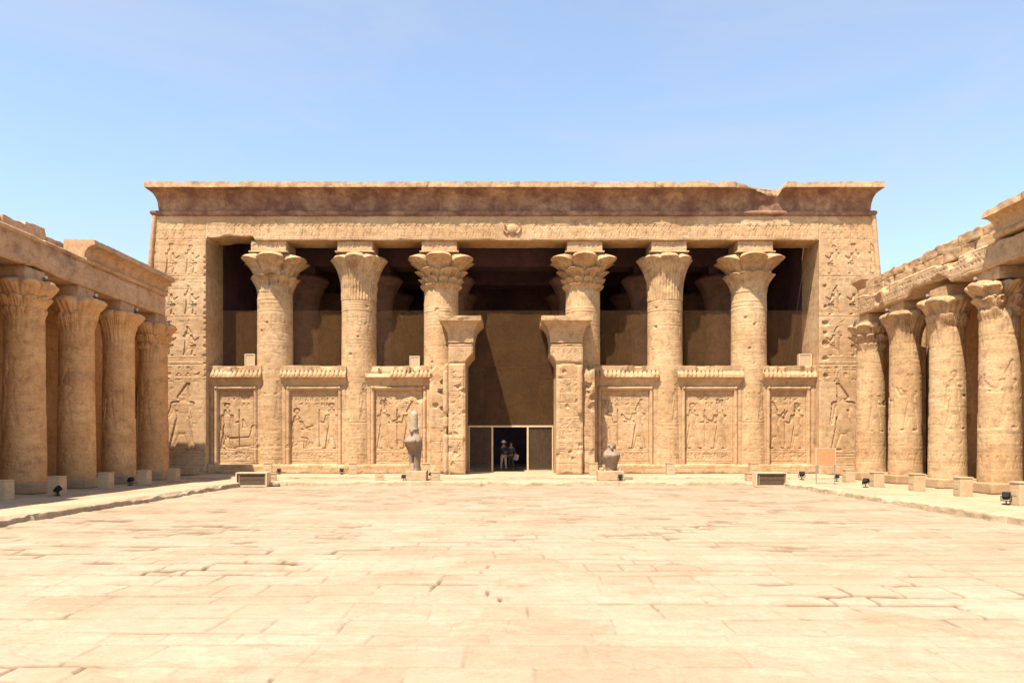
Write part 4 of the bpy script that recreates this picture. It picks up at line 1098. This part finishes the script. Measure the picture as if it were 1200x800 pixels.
# ------------------------------------------------------------------ stone lamp blocks
def bollard():
    r = empty('stone_lamp_block')
    b = link('block', rough_block('block', .42, .42, .60, .006, 10, 5, .02), M['lime'], r)
    link('cap', rough_block('cap', .45, .45, .05, .004, 6, 6, .015), M['lime'], r).location = (0, 0, .598)
    link('lamp_slot', box_mesh('lamp_slot', -.12, .12, -.219, -.19, .26, .42, .01), M['case'], r)
    return r
BL = [(-15.5, 33.9, 0, .95, 'pale stone lamp block in shade at the far end of the shaded colonnade'), (-15.5, 31.2, 0, .98, 'pale stone lamp block in shade, second from the far end of the shaded colonnade'),
      (-15.7, 28.6, 0, 1.0, 'pale stone lamp block in shade before the second nearest dark column'), (-15.5, 25.2, 0, 1.02, 'pale stone lamp block in shade before the nearest fully visible dark column'), (-15.75, 22.9, 0, 1.0, 'pale stone lamp block cut by the left edge of the view'),
      (15.3, 33.6, 0, .9, 'pale stone lamp block beside the standing tan sign'), (14.75, 29.9, 0, .95, 'pale sunlit stone lamp block with a floodlight close at its left, far right walkway'), (15.05, 27.5, 0, 1.0, 'pale sunlit stone lamp block before the third nearest sunlit column'),
      (15.0, 24.6, 0, 1.02, 'pale sunlit stone lamp block before the second nearest sunlit column'), (14.6, 21.2, 0, 1.05, 'pale sunlit stone lamp block cut by the right edge of the view'),
      (-12.74, 38.6, .12, .98, 'pale stone lamp block at the foot of the worn flower column'), (-8.3, 38.6, .12, .98, 'pale stone lamp block at the foot of the left papyrus column'), (-4.45, 38.2, .12, .95, 'pale stone lamp block behind the tall crowned falcon'),
      (4.2, 38.2, .12, 1.0, 'pale stone lamp block between the right door jamb and the small falcon'), (8.25, 38.6, .12, .98, 'pale stone lamp block at the foot of the right papyrus column'), (12.6, 38.6, .12, .98, 'tall pale stone lamp block behind the right floor light box'),
      (-6.22, 34.75, 0, .66, 'low pale stone lamp block on the terrace edge, alone left of the crowned falcon'), (-3.6, 34.75, 0, .66, 'low pale stone lamp block on the terrace edge just right of the crowned falcon'),
      (-11.3, 34.8, 0, .55, 'low pale stone lamp block behind the left floor light box'), (11.2, 34.8, 0, .58, 'low pale stone lamp block at the left end of the right floor light box')]
b0 = bollard()
for i, (x, y, z, k, lab) in enumerate(BL):
    o = b0 if i == 0 else copy_tree(b0)
    o.location = (x, y, z); o.scale = (1 if abs(k) > .7 else .95, 1, k); tag(o, lab, 'lamp block', 'pale stone lamp blocks round the court')
    o.rotation_euler[2] = (.24 if x < 0 else .02) if abs(x) < 13 else (-PI / 2 if x > 0 else PI / 2) + .04 * math.sin(i * 3)

# ------------------------------------------------------------------ floodlights
def floodlight():
    r = empty('floodlight')
    link('base', box_mesh('base', -.13, .13, -.10, .10, 0, .05, .01), M['black'], r)
    bm = bmesh.new()
    tube(bm, (0, 0, .05), (0, 0, .16), .025); tube(bm, (-.2, 0, .16), (.2, 0, .16), .018)
    for s in (-1, 1): tube(bm, (s * .19, 0, .16), (s * .19, 0, .36), .018)
    bm_obj('bracket', bm, M['black'], r)
    bm = bmesh.new()
    pts = [(-.17, -.15, -.13), (.17, -.15, -.13), (.17, -.15, .13), (-.17, -.15, .13), (-.11, .14, -.07), (.11, .14, -.07), (.11, .14, .07), (-.11, .14, .07)]
    vs = [bm.verts.new(p) for p in pts]
    for q in ((0, 1, 2, 3), (7, 6, 5, 4), (0, 4, 5, 1), (1, 5, 6, 2), (2, 6, 7, 3), (3, 7, 4, 0)): bm.faces.new([vs[k] for k in q])
    bmesh.ops.bevel(bm, geom=bm.edges[:], offset=.012, segments=2, affect='EDGES')
    for k in range(5): bmesh.ops.create_cube(bm, size=1, matrix=Matrix.Translation((-.08 + k * .04, .155, 0)) @ Matrix.Diagonal((.008, .06, .12, 1)))
    h = bm_obj('housing', bm, M['black'], r); h.location = (0, 0, .34); h.rotation_euler[0] = -.55
    link('lens', box_mesh('lens', -.145, .145, -.157, -.150, -.105, .105, .002), M['lens'], h)
    return r
FL = [(-15.3, 24.9, 0, 2.4, 1.0, 'black floodlight behind the lamp block of the nearest dark column'), (-16.0, 31.0, 0, 1.2, 1.0, 'black floodlight between the two farthest dark columns of the shaded side'),
      (-12.25, 38.9, .12, .2, .9, 'black floodlight low beside the worn flower column'), (-8.95, 38.9, .12, .1, .9, 'black floodlight low left of the lamp block of the left papyrus column'),
      (-5.08, 34.7, 0, .0, .85, 'black floodlight facing forward at the left of the crowned falcon pedestal'), (-3.85, 35.5, 0, -1.2, 1.1, 'black tilted floodlight behind the right side of the crowned falcon pedestal'),
      (5.05, 34.55, 0, .1, .9, 'black floodlight in front of the small falcon pedestal'), (13.95, 35.6, 0, 2.7, 1.15, 'black tilted floodlight on the terrace left of the tan sign'),
      (15.05, 34.3, 0, .6, .9, 'small black floodlight between the tan sign and its neighbouring lamp block'), (14.15, 29.6, 0, 2.2, 1.05, 'black tilted floodlight at the far lamp block of the sunlit walkway'), (14.3, 21.4, 0, 2.2, 1.05, 'black tilted floodlight beside the nearest sunlit lamp block')]
f0 = floodlight()
for i, (x, y, z, a, k, lab) in enumerate(FL):
    o = f0 if i == 0 else copy_tree(f0)
    o.location = (x, y, z); o.rotation_euler[2] = a; o.scale = (k * .68, k * .68, k * .68); tag(o, lab, 'floodlight', 'black floodlights round the court')

# small spot lamps clipped on the capitals
def spot():
    r = empty('spotlight')
    bm = bmesh.new(); tube(bm, (0, -.16, .11), (0, .14, .11), .055, .045, 12); bm_obj('barrel', bm, M['steel'], r)
    bm = bmesh.new(); tube(bm, (0, 0, 0), (0, 0, .09), .02); tube(bm, (-.09, 0, .01), (.09, 0, .01), .012); bm_obj('clamp', bm, M['black'], r)
    return r
s0 = spot(); k = 0
for s, ynames in ((-1, ((26.55, 'nearest'), (29.73, 'second nearest'), (32.92, 'third nearest'), (36.1, 'farthest'))), (1, ((26.7, 'nearest'), (29.73, 'second nearest'), (32.92, 'third nearest'), (36.1, 'farthest')))):
    for y, nm in ynames:
        o = s0 if k == 0 else copy_tree(s0); k += 1
        o.location = (s * 16.62, y - .25, 7.53); o.rotation_euler[2] = -s * .9
        tag(o, f"tiny spotlight on the capital of the {nm} {'dark column of the shaded' if s < 0 else 'column of the sunlit'} colonnade", 'spotlight', 'spotlights on the colonnade capitals')

# ------------------------------------------------------------------ floor light boxes with a slatted front
def lightbox():
    r = empty('floor_light_box'); w, d, h = .70, .30, .64
    fr = .045
    link('frame', None, None, r) if False else None
    bm = bmesh.new()
    for (x0, x1, z0, z1) in ((-w, w, h - fr, h), (-w, w, 0, fr), (-w, -w + fr, fr, h - fr), (w - fr, w, fr, h - fr)):
        bmesh.ops.create_cube(bm, size=1, matrix=Matrix.Translation(((x0 + x1) / 2, 0, (z0 + z1) / 2)) @ Matrix.Diagonal((x1 - x0 - .001, 2 * d, z1 - z0 - .001, 1)))
    bm_obj('frame', bm, M['boxwood'], r)
    link('back_panel', box_mesh('back_panel', -w + fr + .002, w - fr - .002, -.2, -.18, fr + .002, h - fr - .002, .003), M['darkslat'], r)
    bm = bmesh.new()
    for k in range(9):
        z = fr + .05 + k * .058
        bmesh.ops.create_cube(bm, size=1, matrix=Matrix.Translation((0.03, -.225, z)) @ Matrix.Rotation(.6, 4, 'X') @ Matrix.Diagonal((1.16, .05, .012, 1)))
    bm_obj('slats', bm, M['darkslat'], r, smooth=False)
    bm = bmesh.new()
    for (x0, x1, z0, z1) in ((-.57, .63, .54, .56), (-.57, .63, .06, .08), (-.57, -.55, .081, .539), (.61, .63, .081, .539)):
        bmesh.ops.create_cube(bm, size=1, matrix=Matrix.Translation(((x0 + x1) / 2, -.25, (z0 + z1) / 2)) @ Matrix.Diagonal((x1 - x0, .02, z1 - z0, 1)))
    bm_obj('inner_frame', bm, M['case'], r)
    return r
l0 = lightbox(); l0.location = (-11.8, 33.75, -.2); tag(l0, 'low cream-framed box with brown slatted front at the shaded end of the terrace kerb', 'light box', 'floor light boxes on the terrace kerb')
l1 = copy_tree(l0); l1.location = (11.75, 33.75, -.2); tag(l1, 'low cream-framed box with brown slatted front near the tan sign')

# light cases standing on the screen walls
def lcase():
    r = empty('light_case')
    link('shell', box_mesh('shell', -.27, .27, -.14, .14, 0, .70, .015), M['case'], r)
    bm = bmesh.new()
    for (x0, x1, z0, z1) in ((-.275, .275, .655, .705), (-.275, -.235, 0, .654), (.235, .275, 0, .654)):
        bmesh.ops.create_cube(bm, size=1, matrix=Matrix.Translation(((x0 + x1) / 2, -.15, (z0 + z1) / 2)) @ Matrix.Diagonal((x1 - x0, .03, z1 - z0, 1)))
    bm_obj('rim', bm, M['boxwood'], r, smooth=False)
    return r
c0 = lcase()
for i, (x, k, lab) in enumerate([(-14.4, 1, 'tan light case on the screen wall beside the worn flower column'), (-5.35, 1, 'tan light case on the crumbled screen wall beside the left door column'), (16.1, 1.3, 'wide tan light case on the screen wall against the right pier')]):
    o = c0 if i == 0 else copy_tree(c0); o.location = (x, 40.75, 5.955 - (.12 if i == 1 else 0)); o.scale = (k, 1, 1); tag(o, lab, 'light case', 'light cases on the screen walls')

# ------------------------------------------------------------------ standing sign
sg = empty('information_sign', (13.52, 31.9, 0)); tag(sg, 'faded tan information sign on two thin steel legs near the right pier', 'sign')
for x in (-.40, .40): link('leg', box_mesh('leg', x - .018, x + .018, -.018, .018, 0, .83, .004), M['steel'], sg)
bd_ = link('board', box_mesh('board', -.40, .40, -.025, .025, .85, 1.52, .004), M['sign'], sg)
bm = bmesh.new()
for (x0, x1, z0, z1) in ((-.43, .43, 1.521, 1.555), (-.43, .43, .83, .849), (-.43, -.401, .85, 1.52), (.401, .43, .85, 1.52)):
    bmesh.ops.create_cube(bm, size=1, matrix=Matrix.Translation(((x0 + x1) / 2, 0, (z0 + z1) / 2)) @ Matrix.Diagonal((x1 - x0, .06, z1 - z0, 1)))
bm_obj('frame', bm, M['boxwood'], sg, smooth=False)
bm = bmesh.new(); rr = random.Random(3)
for k in range(9):
    x = -.34
    while x < .3:
        L = rr.uniform(.02, .08)
        if rr.random() < .38: bmesh.ops.create_cube(bm, size=1, matrix=Matrix.Translation((x + L / 2, -.0275, 1.44 - k * .062)) @ Matrix.Diagonal((L, .003, .018, 1)))
        x += L + .025
bm_obj('faded_lettering', bm, M['signmark'], bd_, smooth=False)['kind'] = 'stuff'

# ------------------------------------------------------------------ people in the doorway
def skin_mesh(name, V, E, R, levels=1, root=0):
    me = bpy.data.meshes.new(name + '_cage'); me.from_pydata(V, E, [])
    o = bpy.data.objects.new(name + '_cage', me); COL.objects.link(o)
    md = o.modifiers.new('skin', 'SKIN'); md.use_smooth_shade = True
    sv = me.skin_vertices[0].data
    for i, r in enumerate(R):
        sv[i].radius = (r, r) if isinstance(r, (int, float)) else r
        sv[i].use_root = (i == root)
    sb = o.modifiers.new('sub', 'SUBSURF'); sb.levels = levels; sb.render_levels = levels
    dg = bpy.context.evaluated_depsgraph_get(); dg.update()
    ev = o.evaluated_get(dg); m2 = bpy.data.meshes.new_from_object(ev, depsgraph=dg); m2.name = name
    for p in m2.polygons: p.use_smooth = True
    bpy.data.objects.remove(o); return m2

class Rig:
    def __init__(s): s.V, s.E, s.R = [], [], []
    def pt(s, p, r, prev=None):
        s.V.append(tuple(p)); s.R.append(r); i = len(s.V) - 1
        if prev is not None: s.E.append((prev, i))
        return i

def person(loc, rz, h, arms, legs_dx, mats, label, hat=None, bag=False, lean=0):
    root = empty('person', loc, rz); k = h / 1.75
    S = lambda x, y, z: (x * k, y * k, z * k)
    J = {}
    r = Rig()
    pel = r.pt(S(0, 0, .93), (.15 * k, .11 * k))
    wa = r.pt(S(0, 0, 1.08), (.135 * k, .095 * k), pel); ch = r.pt(S(0, -.01, 1.30), (.165 * k, .11 * k), wa); ct = r.pt(S(0, 0, 1.43), (.10 * k, .08 * k), ch)
    nk = r.pt(S(0, -.01, 1.51), .055 * k, ct); jw = r.pt(S(0, -.03, 1.57), (.062 * k, .078 * k), nk); hd = r.pt(S(0, -.02, 1.66), (.075 * k, .095 * k), jw); tp_ = r.pt(S(0, -.01, 1.735), (.055 * k, .07 * k), hd)
    limbs = {}
    for s in (-1, 1):
        hp = r.pt(S(s * .09, 0, .86), .09 * k, pel); kn = r.pt(S(s * (.10 + legs_dx * .5), -.02, .49), .058 * k, hp); an = r.pt(S(s * (.10 + legs_dx), .02, .09), .04 * k, kn)
        ft = r.pt(S(s * (.115 + legs_dx), -.12, .035), .034 * k, an)
        limbs[s] = (r.V[hp], r.V[kn], r.V[an], r.V[ft])
        e, wr = arms[s]
        sh = r.pt(S(s * .17, 0, 1.39), .058 * k, ct); el_ = r.pt(S(*e), .043 * k, sh); w_ = r.pt(S(*wr), .027 * k, el_)
        d = (Vector(S(*wr)) - Vector(S(*e))).normalized(); pm = r.pt(Vector(r.V[w_]) + d * .07 * k, (.036 * k, .02 * k), w_)
        ax = d.cross(Vector((0, 1, 0))); ax = ax.normalized() if ax.length > .1 else Vector((1, 0, 0)); up = ax.cross(d)
        for q, (off, L) in enumerate(((-.03, .062), (-.01, .072), (.01, .068), (.03, .052))):
            b = Vector(r.V[pm]) + ax * off * k + d * .015 * k
            m1 = r.pt(b + d * L * .5 * k, .0088 * k, pm); r.pt(b + d * L * .85 * k + up * .022 * k, .0075 * k, m1)
        th1 = r.pt(Vector(r.V[w_]) + d * .035 * k - ax * .04 * k, .011 * k, w_); r.pt(Vector(r.V[w_]) + d * .08 * k - ax * .055 * k + up * .01 * k, .009 * k, th1)
        limbs[(s, 'arm')] = (r.V[sh], r.V[el_], r.V[w_])
    body = link('body', skin_mesh('body', r.V, r.E, r.R, 1), M['skin'], root)
    # face
    bm = bmesh.new()
    bmesh.ops.create_cone(bm, segments=8, radius1=.018 * k, radius2=.007 * k, depth=.035 * k, cap_ends=True, matrix=Matrix.Translation(S(0, -.118, 1.64)) @ Matrix.Rotation(PI / 2 + .5, 4, 'X'))
    for s in (-1, 1): bmesh.ops.create_uvsphere(bm, u_segments=8, v_segments=6, radius=.02 * k, matrix=Matrix.Translation(S(s * .083, 0, 1.65)) @ Matrix.Diagonal((.5, .8, 1.3, 1)))
    bm_obj('nose_and_ears', bm, M['skin'], body)
    bm = bmesh.new()
    for s in (-1, 1): bmesh.ops.create_uvsphere(bm, u_segments=8, v_segments=6, radius=.011 * k, matrix=Matrix.Translation(S(s * .032, -.106, 1.665)))
    bmesh.ops.create_cube(bm, size=1, matrix=Matrix.Translation(S(0, -.107, 1.595)) @ Matrix.Diagonal((.045 * k, .008, .008 * k, 1)))
    bm_obj('eyes_and_mouth', bm, M['hair'], body)
    bm = bmesh.new(); bmesh.ops.create_uvsphere(bm, u_segments=18, v_segments=12, radius=1, matrix=Matrix.Translation(S(0, .008, 1.685)) @ Matrix.Diagonal((.093 * k, .108 * k, .085 * k, 1)))
    bmesh.ops.delete(bm, geom=[f for f in bm.faces if f.calc_center_median().y < -.045 * k and f.calc_center_median().z < 1.715 * k or f.calc_center_median().z < 1.62 * k], context='FACES')
    bm_obj('hair', bm, M['hair'], root)
    # clothes
    j = Rig(); a = j.pt(S(0, 0, .90), (.172 * k, .125 * k)); b = j.pt(S(0, 0, 1.08), (.165 * k, .12 * k), a); c = j.pt(S(0, -.01, 1.30), (.188 * k, .13 * k), b); d = j.pt(S(0, 0, 1.43), (.115 * k, .095 * k), c)
    for s in (-1, 1):
        p0, p1, p2 = limbs[(s, 'arm')]; q = j.pt(p0, .075 * k, d); q1 = j.pt(p1, .058 * k, q); j.pt(Vector(p1) + (Vector(p2) - Vector(p1)) * .85, .045 * k, q1)
    link('jacket', skin_mesh('jacket', j.V, j.E, j.R, 1), M[mats[0]], root)
    t = Rig(); a = t.pt(S(0, 0, .95), (.160 * k, .118 * k))
    for s in (-1, 1):
        p0, p1, p2, p3 = limbs[s]; q = t.pt(p0, .105 * k, a); q1 = t.pt(p1, .076 * k, q); t.pt(Vector(p1) + (Vector(p2) - Vector(p1)) * .92, .06 * k, q1)
    link('trousers', skin_mesh('trousers', t.V, t.E, t.R, 1), M[mats[1]], root)
    for s in (-1, 1):
        f = Rig(); p2, p3 = limbs[s][2], limbs[s][3]
        a = f.pt((p2[0], p2[1] + .03, .05 * k), .05 * k); b = f.pt((p3[0], p3[1] - .02, .04 * k), (.045 * k, .04 * k), a)
        link('shoe', skin_mesh('shoe', f.V, f.E, f.R, 1), M['shoe'], root)
    if hat:
        U, V = np.meshgrid(np.linspace(0, 2 * PI, 33)[:-1], np.arange(9), indexing='ij')
        rr_ = np.array([.19, .195, .15, .108, .105, .10, .08, .045, .004])[V]; zz = np.array([1.685, 1.69, 1.70, 1.71, 1.74, 1.775, 1.80, 1.812, 1.814])[V]
        link('sun_hat', grid_mesh('sun_hat', np.stack([rr_ * np.cos(U) * k, rr_ * 1.08 * np.sin(U) * k - .01, zz * k + .012 * np.cos(2 * U) * (V < 3)], -1), close_u=True), M['whitecloth'], root)
    if bag:
        b = rough_block('shoulder_bag', .30, .14, .36, .02, 8, 44, .06); o = link('shoulder_bag', b, M['khaki']); bx = Matrix.Rotation(rz, 3, 'Z') @ Vector((.27, -.06, .62)); o.location = Vector(loc) + bx
        o.rotation_euler = (0, .25, rz); tag(o, 'pale khaki shoulder bag hanging at the side of the second person in the doorway', 'bag')
    tag(root, label, 'person'); return root
person((-.50, 43.6, .125), .12, 1.74, {-1: ((-.34, -.06, 1.20), (-.10, -.24, 1.40)), 1: ((.30, -.10, 1.14), (.12, -.28, 1.12))}, .05, ('navy', 'khaki'), 'person in a white sun hat, dark jacket and pale trousers standing in the gate', hat=True)
person((-.06, 44.3, .125), -.15, 1.68, {-1: ((-.27, .0, 1.12), (-.20, -.16, .95)), 1: ((.27, -.02, 1.12), (.27, -.12, .98))}, .03, ('brown', 'brown'), 'bareheaded person in dark brown clothes carrying a pale bag inside the gate', bag=True)
